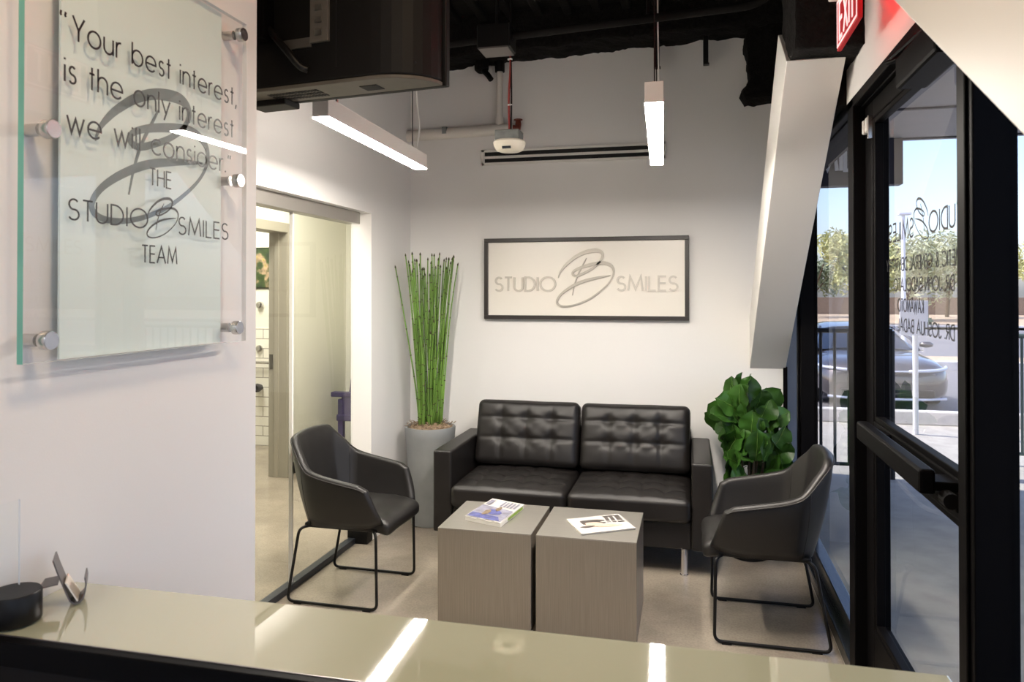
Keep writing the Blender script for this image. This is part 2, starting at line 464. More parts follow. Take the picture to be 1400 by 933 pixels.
def letters(mb, text, u0, u1, v0, cap, stroke, fmap, d0, d1, gap=.17):
    st, W = layout(text, gap)
    sx = (u1 - u0) / W
    for k in st:
        pts = [(u0 + p[0]*sx, v0 + p[1]*cap) for p in k]
        cl = (Vector(pts[0]) - Vector(pts[-1])).length < 1e-6 and len(pts) > 4
        mb.ribbon(pts, stroke, fmap, d0, d1, cl)
# swash letter of the practice logo: traced path (x, y down, width) in its own units
LOGO = [(543,350,3),(552,322,8),(572,292,13),(602,260,16),(650,222,19),(705,196,22),(765,186,24),(795,194,20),(807,214,14),
        (800,240,12),(778,270,12),(738,300,13),(690,325,14),(655,338,14),(633,332,13),(632,315,12),(655,298,14),(700,281,17),(760,266,19),(812,261,20),
        (850,273,18),(870,298,13),(870,332,9),(848,376,7),(800,425,8),(730,476,9),(650,511,10),(585,522,11),(545,513,12),(536,488,12),
        (560,450,13),(612,410,16),(680,375,17),(760,353,15),(820,342,9),(853,337,3)]
LOGO_STEM = [(712,232,3),(692,270,7),(662,330,7),(642,390,6),(628,456,3)]
def logo(mb, u0, u1, v0, v1, fmap, d0, d1, wk=1.0):
    sx = (u1 - u0) / (874 - 534.); sy = (v1 - v0) / (524 - 184.)
    for k, path in enumerate((LOGO, LOGO_STEM)):
        pts = crom([(p[0], p[1], p[2]) for p in path], 5)
        e = (d1 - d0) * 0.1 * k
        mb.ribbon([(u0 + (p.x - 534)*sx, v1 - (p.y - 184)*sy) for p in pts], [max(1.5, p.z)*wk*abs(sx + sy)/2 for p in pts], fmap, d0, d1 + e)

# ------------------------------------------------------------------ the room
FR = 0.63          # inner face of the storefront frames
CEIL = 3.45
struct(bx('floor', M['floor'], -5.7, 0.63, -3.3, 7.05, -0.12, 0.0))
w = MB()
w.box(-5.8, 0.85, -3.4, 7.1, CEIL, CEIL + 0.15)
struct(w.build('ceiling', M['black_deck']))
w = MB()
for k in range(14):
    x = -1.95 + k * 0.19
    w.box(x, x + 0.06, 0.2, 4.9, CEIL - 0.05, CEIL)
struct(w.build('trim_1', M['black_deck'], bevel=0.012), 'black ribs of the roof deck', 'ceiling rib')
w = MB(); w.box(-5.7, -2.12, -3.3, 7.0, 2.72, 2.80)
struct(w.build('ceiling_hall', M['hall_wall']))
# left wall with the wide glazed opening
w = MB()
w.box(-2.12, -1.98, 4.42, 5.10, 0, 2.085); w.box(-2.12, -1.98, -0.2, 5.10, 2.085, CEIL); w.box(-2.12, -1.98, -3.3, -0.2, 0, CEIL)
struct(w.build('wall_left', M['wall']))
struct(bx('wall_partition', M['wall'], -1.25, -1.10, -3.3, 1.734, 0, CEIL))
w = MB(); w.box(-2.12, 0.585, 5.10, 5.24, 0, CEIL)
struct(w.build('wall_back', M['wall']))
struct(bx('trim_2', M['black_metal'], 0.575, 0.60, 5.085, 5.25, 0, 1.10))
w = MB(); w.box(FR, 0.80, -3.3, 3.34, 2.36, CEIL)
struct(w.build('wall_right', M['wall']))
w = MB(); w.box(0.60, 0.80, 3.34, 6.2, 2.36, CEIL)
struct(w.build('wall_right_upper', M['black_deck']))
w = MB(); w.box(0.60, 0.85, 6.0, 7.1, 0, CEIL); w.box(-5.8, 0.85, 7.0, 7.12, 0, CEIL)
struct(w.build('wall_outside', M['canopy']))
struct(bx('wall_behind', M['wall'], -5.7, 0.8, -3.4, -3.3, 0, CEIL))
# hall behind the glass
w = MB()
w.box(-3.50, -3.38, -3.3, 4.85, 0, 2.75); w.box(-3.50, -3.38, 5.77, 7.0, 0, 2.75); w.box(-3.50, -3.38, 4.85, 5.77, 2.10, 2.75)
struct(w.build('wall_hall', M['hall_wall']))
struct(bx('wall_hall_end', M['hall_wall'], -3.38, -2.12, 6.93, 7.0, 0, 2.75))
struct(bx('wall_hall_side', M['hall_wall'], -2.12, -2.02, 5.24, 6.95, 0, 2.75))
struct(bx('wall_washroom', M['hall_wall'], -5.7, -3.50, 6.93, 7.0, 1.21, 2.75))
struct(bx('wall_washroom_tiled', M['tile'], -5.7, -3.50, 6.915, 7.0, 0.0, 1.21))
struct(bx('wall_washroom_side', M['hall_wall'], -5.8, -5.7, -3.3, 7.0, 0, 2.75))
w = MB(); w.box(-3.395, -3.372, 5.84, 6.93, 0, 0.10)
struct(w.build('baseboard_hall', M['black_plain']))
# washroom door frame
d2 = sroot('door_2', (-3.44, 5.31, 0), 'greige steel door frame beyond the glass', 'door frame')
for (a, b) in ((4.78, 4.86), (5.76, 5.84)):
    MB().box(-3.36, -3.35, a, b, 0, 2.17).box(-3.53, -3.36, a if a < 5 else a, b if a > 5 else b, 0, 2.17).build('jamb', M['door_frame'], d2, bevel=0.003)
MB().box(-3.53, -3.35, 4.86, 5.76, 2.09, 2.17).build('head_jamb', M['door_frame'], d2, bevel=0.003)
MB().box(-3.47, -3.43, 5.745, 5.76, 0, 2.09).build('door_stop', M['door_frame'], d2, bevel=0.002)
MB().box(-3.52, -3.485, 5.754, 5.760, 0.92, 1.05).build('strike_plate', M['steel'], d2, bevel=0.001)

# sliding glass partition in the left wall opening
d3 = sroot('door_3', (-2.07, 2.2, 0), 'clear glass sliding partition to the hall', 'glass door')
MB().box(-2.11, -2.03, -0.2, 4.36, 2.01, 2.085).build('head_track', M['track'], d3, bevel=0.004)
MB().box(-2.105, -2.055, -0.2, 4.40, 0.0, 0.035).build('floor_track', M['track_dark'], d3, bevel=0.003)
MB().box(-2.085, -2.073, -0.1, 3.607, 0.03, 2.02).build('glass_panel', M['hall_glass'], d3)
MB().box(-2.085, -2.073, 3.615, 4.35, 0.03, 2.02).build('glass_panel', M['hall_glass'], d3)
MB().box(-2.088, -2.068, 3.605, 3.617, 0.036, 2.01).build('glass_joint', M['trim_white'], d3)
MB().box(-2.11, -1.975, 4.35, 4.435, 0.0, 0.085).build('floor_clamp', M['black_plain'], d3, bevel=0.004)

# boxed-in diagonal braces (white) along the storefront
def brace(y0, z0, y1, z1, th, cut):
    pts = [(0.37, y0, z0), (0.37, y1, z1), (0.37, y1, z1 + th), (0.37, y0, z0 + th)]
    return MB().prism(pts, (0.22, 0, 0))
w = MB()
w.prism([(0.37, 5.10, 1.085), (0.37, 3.136, 2.50), (0.37, 3.42, 2.70), (0.37, 5.10, 1.42)], (0.22, 0, 0))
struct(w.build('trim_3', M['trim_white'], bevel=0.003), 'white boxed diagonal brace', 'brace')
w = MB()
w.prism([(0.37, 0.15, 1.22), (0.37, 2.15, 2.54), (0.37, 2.05, 2.85), (0.37, 0.15, 1.60)], (0.22, 0, 0))
struct(w.build('trim_4', M['trim_white'], bevel=0.003), 'white boxed diagonal brace', 'brace')

# sprayed black fireproofing: beam along the back wall, corner lump, brace apex
def rough_block(x0, x1, y0, y1, z0, z1, step, amp, shear=0.0, bite=None):
    import bmesh
    bm = bmesh.new()
    nx = max(1, int((x1-x0)/step)); ny = max(1, int((y1-y0)/step)); nz = max(1, int((z1-z0)/step))
    vs = {}
    def V(i, j, k):
        key = (i, j, k)
        if key not in vs:
            p = Vector((x0 + (x1-x0)*i/nx, y0 + (y1-y0)*j/ny, z0 + (z1-z0)*k/nz))
            q = p * 9
            d = Vector((noise.noise(q), noise.noise(q + Vector((11, 3, 5))), noise.noise(q + Vector((2, 17, 9)))))
            q2 = p * 34
            d2_ = Vector((noise.noise(q2), noise.noise(q2 + Vector((11, 3, 5))), noise.noise(q2 + Vector((2, 17, 9)))))
            p = p + d * amp + d2_ * amp * 0.7
            p.z += shear * (p.x - x0)
            if bite: p = bite(p)
            vs[key] = bm.verts.new(p)
        return vs[key]
    def quad(a, b, c, d): bm.faces.new((V(*a), V(*b), V(*c), V(*d)))
    for i in range(nx):
        for j in range(ny):
            quad((i,j,0),(i,j+1,0),(i+1,j+1,0),(i+1,j,0)); quad((i,j,nz),(i+1,j,nz),(i+1,j+1,nz),(i,j+1,nz))
        for k in range(nz):
            quad((i,0,k),(i+1,0,k),(i+1,0,k+1),(i,0,k+1)); quad((i,ny,k),(i,ny,k+1),(i+1,ny,k+1),(i+1,ny,k))
    for j in range(ny):
        for k in range(nz):
            quad((0,j,k),(0,j,k+1),(0,j+1,k+1),(0,j+1,k)); quad((nx,j,k),(nx,j+1,k),(nx,j+1,k+1),(nx,j,k+1))
    return bm
def bm_obj(name, bm, m, smooth=True):
    me = bpy.data.meshes.new(name); bm.to_mesh(me); bm.free()
    me.materials.append(m)
    if smooth: me.polygons.foreach_set('use_smooth', [True]*len(me.polygons))
    o = bpy.data.objects.new(name, me); COL.objects.link(o); return o
struct(bm_obj('trim_5', rough_block(-2.0, 0.60, 4.82, 5.12, 3.17, 3.47, 0.03, 0.018, 0.035), M['fireproof']), 'black fireproofed beam along the back wall', 'beam')
struct(bm_obj('trim_6', rough_block(0.36, 0.62, 4.92, 5.12, 2.80, 3.40, 0.025, 0.02, 0.0,
        lambda p: p + Vector((-0.045*exp(-((p.z-2.84)/0.06)**2) - 0.03*exp(-((p.z-3.17)/0.07)**2), 0, 0)) if p.x < 0.5 else p), M['fireproof']),
       'black fireproofed lump in the corner', 'beam')
struct(bm_obj('trim_7', rough_block(0.385, 0.63, 3.0, 3.40, 2.505, 3.44, 0.03, 0.010, 0.0), M['fireproof']), 'black fireproofed brace end', 'beam')

# ------------------------------------------------------------------ storefront
GX = 0.71
def frame_bar(name, parent, y0, y1, z0, z1, x0=FR, x1=0.725, m='black_metal'):
    return MB().box(x0, x1, y0, y1, z0, z1).build(name, M[m], parent, bevel=0.004)
def window(n, y0, y1, label):
    r = sroot('window_%d' % n, (GX, (y0+y1)/2, 0), label, 'window')
    MB().box(FR, 0.725, y0, y1, 0.0, 0.06).box(FR+0.035, 0.725, y0, y1, 0.06, 0.15).build('sill', M['blue_metal'], r, bevel=0.004)
    MB().box(GX-0.004, GX+0.004, y0, y1, 0.14, 2.33).build('pane', M['glass'], r)
    return r
r = window(1, 4.83, 6.0, 'narrow storefront pane behind the plant')
r = window(2, 3.32, 4.71, 'storefront sidelight beside the armchair')
frame_bar('mullion', r, 4.71, 4.83, 0.0, 2.36); frame_bar('mullion', r, 3.22, 3.32, 0.0, 2.36)
frame_bar('mullion_cap', r, 4.745, 4.795, 0.0, 2.36, FR - 0.012, FR)
r = window(3, -3.3, 1.92, 'storefront window nearest the counter')
frame_bar('mullion', r, 1.92, 2.026, 0.0, 2.36)
frame_bar('mullion_cap', r, 1.945, 1.985, 0.0, 2.36, FR - 0.008, FR)
frame_bar('mullion', r, -0.6, -0.5, 0.0, 2.36)
struct(MB().box(FR, 0.79, -3.3, 6.0, 2.325, 2.362).box(FR+0.03, 0.79, -3.3, 6.0, 2.317, 2.325).build('trim_8', M['black_metal'], bevel=0.004),
       'black storefront header', 'header')
# entrance door
d1 = sroot('door_1', (0.705, 2.62, 0), 'black framed glass entrance door', 'door')
DX0, DX1 = 0.675, 0.735
MB().box(DX0, DX1, 3.10, 3.22, 0.02, 2.315).build('hinge_stile', M['black_metal'], d1, bevel=0.005)
MB().box(DX0, DX1, 2.03, 2.14, 0.02, 2.315).build('lock_stile', M['black_metal'], d1, bevel=0.005)
MB().box(DX0, DX1, 2.14, 3.10, 2.245, 2.315).build('top_rail', M['black_metal'], d1, bevel=0.005)
MB().box(DX0, DX1, 2.14, 3.10, 0.02, 0.30).build('bottom_rail', M['black_metal'], d1, bevel=0.005)
MB().box(DX0, DX1, 2.14, 3.10, 0.985, 1.09).box(DX0-0.012, DX0, 2.14, 3.10, 1.01, 1.06).build('middle_rail', M['black_metal'], d1, bevel=0.005)
bead = MB()
for (za, zb) in ((0.30, 0.985), (1.09, 2.245)):
    bead.box(DX0+0.004, GX, 3.078, 3.10, za, zb).box(DX0+0.004, GX, 2.14, 2.162, za, zb)
    bead.box(DX0+0.004, GX, 2.162, 3.078, za, za+0.02).box(DX0+0.004, GX, 2.162, 3.078, zb-0.02, zb)
bead.build('glazing_bead', M['black_metal'], d1, bevel=0.003)
MB().box(GX-0.004, GX+0.004, 2.14, 3.10, 1.08, 2.25).build('glass_pane', M['glass'], d1)
MB().box(GX-0.004, GX+0.004, 2.14, 3.10, 0.29, 0.99).build('glass_pane', M['glass'], d1)
pb = MB().box(0.575, 0.615, 2.14, 2.90, 1.055, 1.12).build('push_bar', M['black_metal'], d1, bevel=0.008)
MB().box(0.60, DX0, 2.83, 2.93, 1.06, 1.085).build('push_bar_bracket', M['black_metal'], pb, bevel=0.004)
MB().box(0.60, DX0, 2.16, 2.26, 1.06, 1.085).build('push_bar_bracket', M['black_metal'], pb, bevel=0.004)
MB().cyl((0.64, 2.10, 1.05), (0.64, 2.145, 1.05), 0.02, 16).build('push_bar_cap', M['black_plain'], pb)
dc = MB().box(0.585, 0.672, 2.03, 2.40, 2.175, 2.27).build('door_closer', M['black_metal'], d1, bevel=0.01)
MB().tube([(0.63, 2.30, 2.255), (0.60, 2.55, 2.30), (0.66, 2.20, 2.33)], 0.011, 8).build('closer_arm', M['black_metal'], dc)
MB().box(0.66, 0.68, 3.10, 3.115, 2.17, 2.26).build('hinge', M['steel'], d1, bevel=0.002)
tx = MB()
fm = lambda u, v, d: (GX - 0.0045 - d, u, v)
letters(tx, 'STUDIO', 2.17, 2.51, 1.762, 0.062, 0.007, fm, 0, 0.0006)
letters(tx, 'SMILES', 2.675, 2.985, 1.762, 0.062, 0.007, fm, 0, 0.0006)
logo(tx, 2.515, 2.67, 1.745, 1.88, fm, 0, 0.0006, 0.8)
tx.build('practice_name_lettering', M['ink'], d1)
tx = MB(); letters(tx, 'COSMETIC & GENERAL DENTISTRY', 2.10, 3.02, 1.656, 0.042, 0.0055, fm, 0, 0.0006)
tx.build('services_lettering', M['ink'], d1)
for k, (t, a, b, z) in enumerate((('DR. JOHN BADOLATO', 2.29, 2.92, 1.586), ('KAWAMOTO', 2.57, 2.87, 1.515), ('DR. JOSHUA BADAL', 2.29, 2.87, 1.447))):
    tx = MB(); letters(tx, t, a, b, z, 0.042, 0.0052, fm, 0, 0.0006)
    tx.build('doctor_name_lettering', M['ink'], d1)
s = MB().box(0.655, 0.674, 3.105, 3.135, 2.20, 2.255).box(0.65, 0.674, 3.14, 3.16, 2.195, 2.25)
o = s.build('door_sensor', M['white_cap'], bevel=0.006); tag(o, 'small white sensor box on the black door mullion', 'sensor')
o.modifiers[0].segments = 3

# ------------------------------------------------------------------ exit sign
ex = thing('exit_sign', 'glowing red EXIT sign hung above the entrance door', 'exit sign', (0.5, 2.64, 2.62))
EY0, EY1 = 2.465, 2.80
MB().box(0.498, 0.512, EY0, EY1, 2.422, 2.60).build('sign_panel', M['exit_red'], ex, bevel=0.002)
fe = lambda u, v, d: (0.4975 - d, EY1 - u, v)
t = MB(); letters(t, 'EXIT', 0.05, 0.285, 2.452, 0.122, 0.0135, fe, 0, 0.002, gap=.22)
t.build('exit_letters', M['exit_white'], ex)
t = MB(); t.ribbon([(0.012, 2.434), (0.323, 2.434), (0.323, 2.588), (0.012, 2.588)], 0.007, fe, 0, 0.002, True)
t.build('border_line', M['exit_white'], ex)
MB().box(0.47, 0.54, EY0 - 0.01, EY1 + 0.01, 2.60, 2.66).build('lamp_housing', M['white_cap'], ex, bevel=0.006)
MB().box(0.541, 0.546, EY0 - 0.10, EY0 + 0.12, 2.612, 2.648).build('led_strip', M['exit_lamp'], ex)
MB().cyl((0.505, 2.63, 2.66), (0.505, 2.63, CEIL), 0.012, 12).build('stem', M['white_cap'], ex)

# ------------------------------------------------------------------ ceiling hung things
def pendant(x0, y0, x1, y1, label):
    """linear pendant; (x0,y0) near end centre, (x1,y1) far end centre"""
    r = thing('pendant_light', label, 'pendant lamp', ((x0+x1)/2, (y0+y1)/2, 2.225), 'linear pendant lamps over the seating')
    a = Vector((x0, y0, 0)); b = Vector((x1, y1, 0)); d = (b - a).normalized(); n = Vector((d.y, -d.x, 0)) * 0.032
    def slab(z0, z1, sh):
        e = d * sh; q = n * (1 - sh * 8)
        P = [a + e - q, a + e + q, b - e + q, b - e - q]
        return MB().prism([(p.x, p.y, z0) for p in P], (0, 0, z1 - z0))
    slab(2.228, 2.30, 0).build('housing', M['pendant'], r, bevel=0.002)
    slab(2.2235, 2.2279, 0.002).build('lens', M['pendant_light'], r)
    for t in (0.12, 0.88):
        p = a.lerp(b, t)
        MB().cyl((p.x, p.y, 2.30), (p.x, p.y, CEIL), 0.0025, 6).build('suspension_wire', M['black_plain'], r)
        MB().cyl((p.x, p.y, 2.30), (p.x, p.y, 2.325), 0.006, 10).build('wire_grip', M['steel'], r)
    p = a.lerp(b, 0.9)
    pth = crom([(p.x+0.01, p.y, 2.30), (p.x+0.03, p.y, 2.42), (p.x+0.012, p.y, 2.60), (p.x+0.006, p.y, 3.0), (p.x+0.004, p.y, CEIL)], 6)
    MB().tube(pth, 0.004, 6).build('power_cord', M['white_cap'], r)
    return r
pendant(-1.327, 2.507, -1.373, 3.690, 'white linear pendant lamp hanging in front of the left wall, below the television')
pendant(-0.122, 2.583, -0.167, 3.834, 'white linear pendant lamp seen end on, in front of the slotted air vent')

# black television seen from behind
tv = thing('television', 'black television seen from behind, hung from the ceiling', 'television', (-1.25, 2.27, 2.22))
TVL = Vector((-0.9917, 0.128, 0)); TVN = Vector((-0.128, -0.9917, 0))   # along, towards the camera
P0 = Vector((-0.727, 2.19, 2.215))
def tvp(a, n, h): return P0 + TVL * a + TVN * n + Vector((0, 0, h))
W_TV, H_TV = 1.12, 0.68
MB().prism([tvp(0,-.012,0), tvp(W_TV,-.012,0), tvp(W_TV,.014,0), tvp(0,.014,0)], (0,0,H_TV)).build('screen_bezel', M['tv_back'], tv, bevel=0.004)
# rounded rear shell: plan outline tapering at both ends
prof = [(0.012,.014)] + [(0.012 + 0.17*(1-cos(t*pi/2/8)), .014 + .14*sin(t*pi/2/8)) for t in range(1, 9)] + [(W_TV-0.18,.154)] + \
       [(W_TV - 0.012 - 0.17*(1-cos(t*pi/2/8)), .014 + .14*sin(t*pi/2/8)) for t in range(7, -1, -1)]
sh = MB(); sh.prism([tvp(a, n, 0.0) for a, n in prof], (0, 0, 0.012)); 
sh.build('lower_panel', M['tv_grey'], tv, bevel=0.003)
MB().prism([tvp(a, n, 0.012) for a, n in prof], (0, 0, H_TV - 0.03)).build('rear_shell', M['tv_back'], tv, bevel=0.006)
g = MB()
for k in range(3):
    for i in range(16):
        a0 = 0.40 + i*0.012
        n0 = 0.045 + k*0.028
        g.prism([tvp(a0, n0, -0.0015), tvp(a0+.007, n0, -0.0015), tvp(a0+.007, n0+.018, -0.0015), tvp(a0, n0+.018, -0.0015)], (0,0,0.003))
g.build('vent_grille', M['slot'], tv)
MB().prism([tvp(.555,-.01,-.02), tvp(.70,-.01,-.02), tvp(.70,.07,-.02), tvp(.555,.07,-.02)], (0,0,.02)).build('sensor_foot', M['tv_back'], tv, bevel=0.004)
MB().prism([tvp(.195,.05,-.002), tvp(.255,.05,-.002), tvp(.255,.10,-.002), tvp(.195,.10,-.002)], (0,0,.004)).build('label_plate', M['slot'], tv)
pp = MB().prism([tvp(.325,.153,.13), tvp(.39,.153,.13), tvp(.39,.166,.13), tvp(.325,.166,.13)], (0,0,.30)).build('port_panel', M['tv_grey'], tv, bevel=0.002)
for k in range(7):
    MB().prism([tvp(.345,.166,.15+k*.038), tvp(.37,.166,.15+k*.038), tvp(.37,.170,.15+k*.038), tvp(.345,.170,.15+k*.038)], (0,0,.016)).build('port', M['port'], pp)
MB().prism([tvp(.39,.153,.12), tvp(.50,.153,.12), tvp(.50,.162,.12), tvp(.39,.162,.12)], (0,0,.03)).build('input_strip', M['port'], tv, bevel=0.002)
MB().prism([tvp(.53,.15,.15), tvp(.90,.15,.15), tvp(.90,.21,.15), tvp(.53,.21,.15)], (0,0,.36)).build('mount_plate', M['black_metal'], tv, bevel=0.006)
MB().tube(crom([tvp(.55,.17,.20), tvp(.46,.19,.11), tvp(.42,.175,.06), tvp(.40,.16,.05)], 6), 0.012, 8).build('cable', M['black_plain'], tv, smooth=True)
MB().cyl(tvp(.7,.20,.3), tvp(.7,.20,CEIL-2.215), 0.025, 14).build('ceiling_pole', M['black_metal'], tv)
MB().prism([tvp(.30,.154,0.05), tvp(.303,.154,0.05), tvp(.303,.156,0.05), tvp(.30,.156,0.05)], (0,0,.6)).build('seam', M['slot'], tv)
MB().cyl(tvp(.06,.095,.05), tvp(.06,.11,.05), .006, 10).build('screw', M['slot'], tv)

# smoke detector on its hanging box
dt = thing('smoke_detector', 'ivory smoke detector under a galvanised box, hung on a red cable', 'smoke detector', (-0.923, 3.8, 2.32))
b = MB().box(-0.99, -0.862, 3.745, 3.855, 2.372, 2.425).build('junction_box', M['galv'], dt, bevel=0.004)
MB().lathe([(0.055,2.318),(0.07,2.325),(0.082,2.345),(0.086,2.365),(0.08,2.374)], -0.924, 3.80, 28).build('detector_dome', M['dome'], dt, smooth='auto')
MB().box(-0.945, -0.90, 3.723, 3.735, 2.322, 2.334).build('test_button', M['track_dark'], dt)
MB().tube(crom([(-0.925,3.80,2.42),(-0.928,3.80,2.6),(-0.92,3.80,2.75),(-0.92,3.80,2.9)],6), 0.006, 8).build('red_cable', M['red_cable'], dt)
MB().tube(crom([(-0.917,3.80,2.42),(-0.914,3.80,2.62),(-0.918,3.80,2.9),(-0.915,3.80,CEIL)],6), 0.005, 8).build('support_rod', M['black_plain'], dt)
for z in (2.56, 2.80):
    MB().cyl((-0.922,3.80,z), (-0.922,3.80,z+0.006), 0.013, 10).build('cable_tie', M['white_cap'], dt)

# white sprinkler pipe on the back wall
sp = thing('sprinkler_pipe', 'white pipe with a tee running along the top of the back wall', 'pipe', (-1.55, 5.04, 2.7))
MB().tube([(-1.98,5.045,2.704),(-1.20,5.045,2.720)], 0.04, 16).build('main_pipe', M['pipe_white'], sp, smooth='auto')
MB().tube([(-1.297,5.045,2.72),(-1.297,5.045,3.20)], 0.022, 14).build('riser_pipe', M['pipe_white'], sp, smooth='auto')
MB().tube([(-1.297,5.045,2.745),(-1.297,5.045,2.80)], 0.03, 14).build('tee_collar', M['pipe_white'], sp)
MB().tube([(-1.297,5.045,3.12),(-1.297,5.045,3.22)], 0.034, 14).build('black_coupling', M['black_plain'], sp)
cl = MB().box(-1.71,-1.675,5.005,5.10,2.70,2.75).build('pipe_clamp', M['galv'], sp, bevel=0.003)
MB().tube([(-1.20,5.045,2.72),(-1.165,5.045,2.72),(-1.165,5.045,2.745),(-1.165,5.045,2.775)], [0.026,0.024,0.022,0.018], 12).build('sprinkler_head', M['red_paint'], sp)
MB().cyl((-1.165,5.045,2.775),(-1.165,5.045,2.781),0.03,14).build('sprinkler_deflector', M['red_paint'], sp)

# air vent
av = thing('air_vent', 'long white two-slot air vent on the back wall', 'air vent', (-0.86, 5.1, 2.47))
VX0, VX1, VZ0, VZ1 = -1.441, -0.16, 2.478, 2.588
MB().box(VX0, VX1, 5.082, 5.10, VZ0, VZ0+0.018).box(VX0, VX1, 5.082, 5.10, VZ1-0.018, VZ1).box(VX0, VX0+0.022, 5.082, 5.10, VZ0, VZ1).box(VX1-0.022, VX1, 5.082, 5.10, VZ0, VZ1)\
  .box(VX0, VX1, 5.086, 5.10, 2.524, 2.542).build('vent_frame', M['trim_white'], av, bevel=0.002)
MB().box(VX0+.01, VX1-.01, 5.094, 5.10, VZ0+.01, VZ1-.01).build('slot_backing', M['slot'], av)
for z in (2.507, 2.556):
    for x in (-1.07, -0.62, -0.35):
        MB().box(x, x+0.05, 5.088, 5.098, z-0.004, z+0.008).build('slot_vane', M['black_plain'], av)

# conduit and black hangers overhead
cd = thing('electrical_conduit', 'black conduit pipe with a bend running under the dark ceiling', 'conduit', (-0.3, 3.6, 2.9))
MB().tube(fillet([(-1.55,3.66,2.845),(0.30,3.6,2.905),(0.42,3.58,3.0),(0.44,3.56,CEIL)], 0.1, 8), 0.02, 12).build('conduit_pipe', M['black_deck'], cd, smooth='auto')
MB().box(-1.04,-0.87,3.58,3.72,2.80,2.92).build('junction_box', M['black_plain'], cd, bevel=0.006)
MB().box(-1.03,-0.88,3.575,3.72,2.794,2.802).build('box_lid', M['card_metal'], cd)
MB().cyl((-0.95,3.65,2.92),(-0.95,3.65,CEIL),0.01,10).build('hanger_rod', M['black_plain'], cd)
MB().cyl((-0.2,3.61,2.91),(-0.2,3.61,CEIL),0.008,10).build('hanger_rod', M['black_plain'], cd)
for x, lb in ((-0.215, 'black steel hanger tab below the beam, above the end-on pendant lamp'), (0.095, 'black steel hanger tab below the beam, nearest the dark corner lump')):
    h = MB().box(x-0.016, x+0.016, 4.97, 5.03, 3.06, 3.24).box(x-0.016, x+0.022, 4.97, 5.02, 3.055, 3.065)
    tag(h.build('ceiling_hanger', M['black_plain'], bevel=0.004), lb, 'hanger', 'black hanger tabs under the beam')
h = thing('pipe_bracket', 'black angled pipe bracket under the beam beside the white riser pipe', 'bracket', (-1.42, 5.03, 3.12))
MB().lathe([(0.03,3.12),(0.05,3.14),(0.052,3.19),(0.04,3.23)], -1.425, 5.03, 14).build('bracket_head', M['fireproof'], h)
MB().tube([(-1.425,5.02,3.15),(-1.37,5.0,3.09),(-1.345,4.99,3.055)], 0.02, 8).build('bracket_arm', M['black_plain'], h)

# ------------------------------------------------------------------ framed practice sign
fs = thing('framed_sign', 'black framed white STUDIO B SMILES sign above the sofa', 'sign', (-0.714, 5.08, 1.39))
X0, X1, Z0, Z1 = -1.414, -0.014, 1.394, 1.957
t = 0.027
for (a, b, c, d_) in ((X0, X1, Z1-t, Z1), (X0, X1, Z0, Z0+t)):
    MB().box(a, b, 5.055, 5.10, c, d_).build('frame_rail', M['frame_dark'], fs, bevel=0.002)
for (a, b) in ((X0, X0+t), (X1-t, X1)):
    MB().box(a, b, 5.055, 5.10, Z0+t, Z1-t).build('frame_stile', M['frame_dark'], fs, bevel=0.002)
MB().box(X0+t, X1-t, 5.076, 5.10, Z0+t, Z1-t).build('panel', M['sign_panel'], fs)
fb = lambda u, v, d: (u, 5.076 - d, v)
t1 = MB(); letters(t1, 'STUDIO', -1.335, -0.91, 1.590, 0.095, 0.013, fb, 0.0, 0.012); t1.build('raised_letters', M['mirror_letter'], fs)
t1 = MB(); letters(t1, 'SMILES', -0.487, -0.088, 1.592, 0.095, 0.013, fb, 0.0, 0.012); t1.build('raised_letters', M['mirror_letter'], fs)
t1 = MB(); logo(t1, -0.899, -0.507, 1.482, 1.868, fb, 0.0, 0.014); t1.build('raised_logo', M['silver'], fs)

# ------------------------------------------------------------------ glass quote sign on the near left wall
gs = thing('glass_sign', 'frosted glass quote panel with black lettering on standoffs', 'sign', (-1.08, 1.32, 1.46))
GXF = -1.060
g = MB(); g.box(GXF-0.012, GXF, 1.0, 1.628, 1.462, 2.238)
# edge faces get the green edge material
g.mi = [2, 2, 1, 0, 2, 0]
g.build('glass_panel', [M['sign_glass'], M['glass_edge'], M['acrylic_edge']], gs)
MB().box(GXF-0.0175, GXF-0.013, 1.086, 1.545, 1.463, 2.236).build('frosted_film', M['film'], gs)
fg = lambda u, v, d: (GXF + 0.0003 + d, u, v)
fl = lambda u, v, d: (GXF - 0.0128 + d, u, v)
g = MB(); logo(g, 1.155, 1.497, 1.715, 2.0, fl, 0, 0.0005, 1.15); g.build('grey_logo', M['logo_grey'], gs)
for (tt, a, b, z, c, st) in (('<Your best interest,', 1.070, 1.585, 2.026, 0.043, 0.0038), ('is the only interest', 1.080, 1.573, 1.948, 0.043, 0.0038),
                             ('we will consider.>', 1.086, 1.564, 1.861, 0.043, 0.0038), ('THE', 1.292, 1.355, 1.797, 0.034, 0.0030),
                             ('STUDIO', 1.090, 1.286, 1.708, 0.037, 0.0032), ('SMILES', 1.379, 1.553, 1.704, 0.037, 0.0032), ('TEAM', 1.271, 1.374, 1.640, 0.034, 0.0030)):
    _, Wt = layout(tt, .19); pos = 0.0
    for wd in tt.split(' '):
        _, ww = layout(wd, .19)
        g = MB(); letters(g, wd, a + (b-a)*pos/Wt, a + (b-a)*(pos+ww)/Wt, z, c, st, fg, 0, 0.0006, gap=.19)
        g.build('lettering', M['ink'], gs)
        pos += ww + .19*2 + FONT[' '][0]
g = MB(); logo(g, 1.284, 1.378, 1.690, 1.776, fg, 0, 0.0006, 0.9); g.build('black_logo', M['ink'], gs)
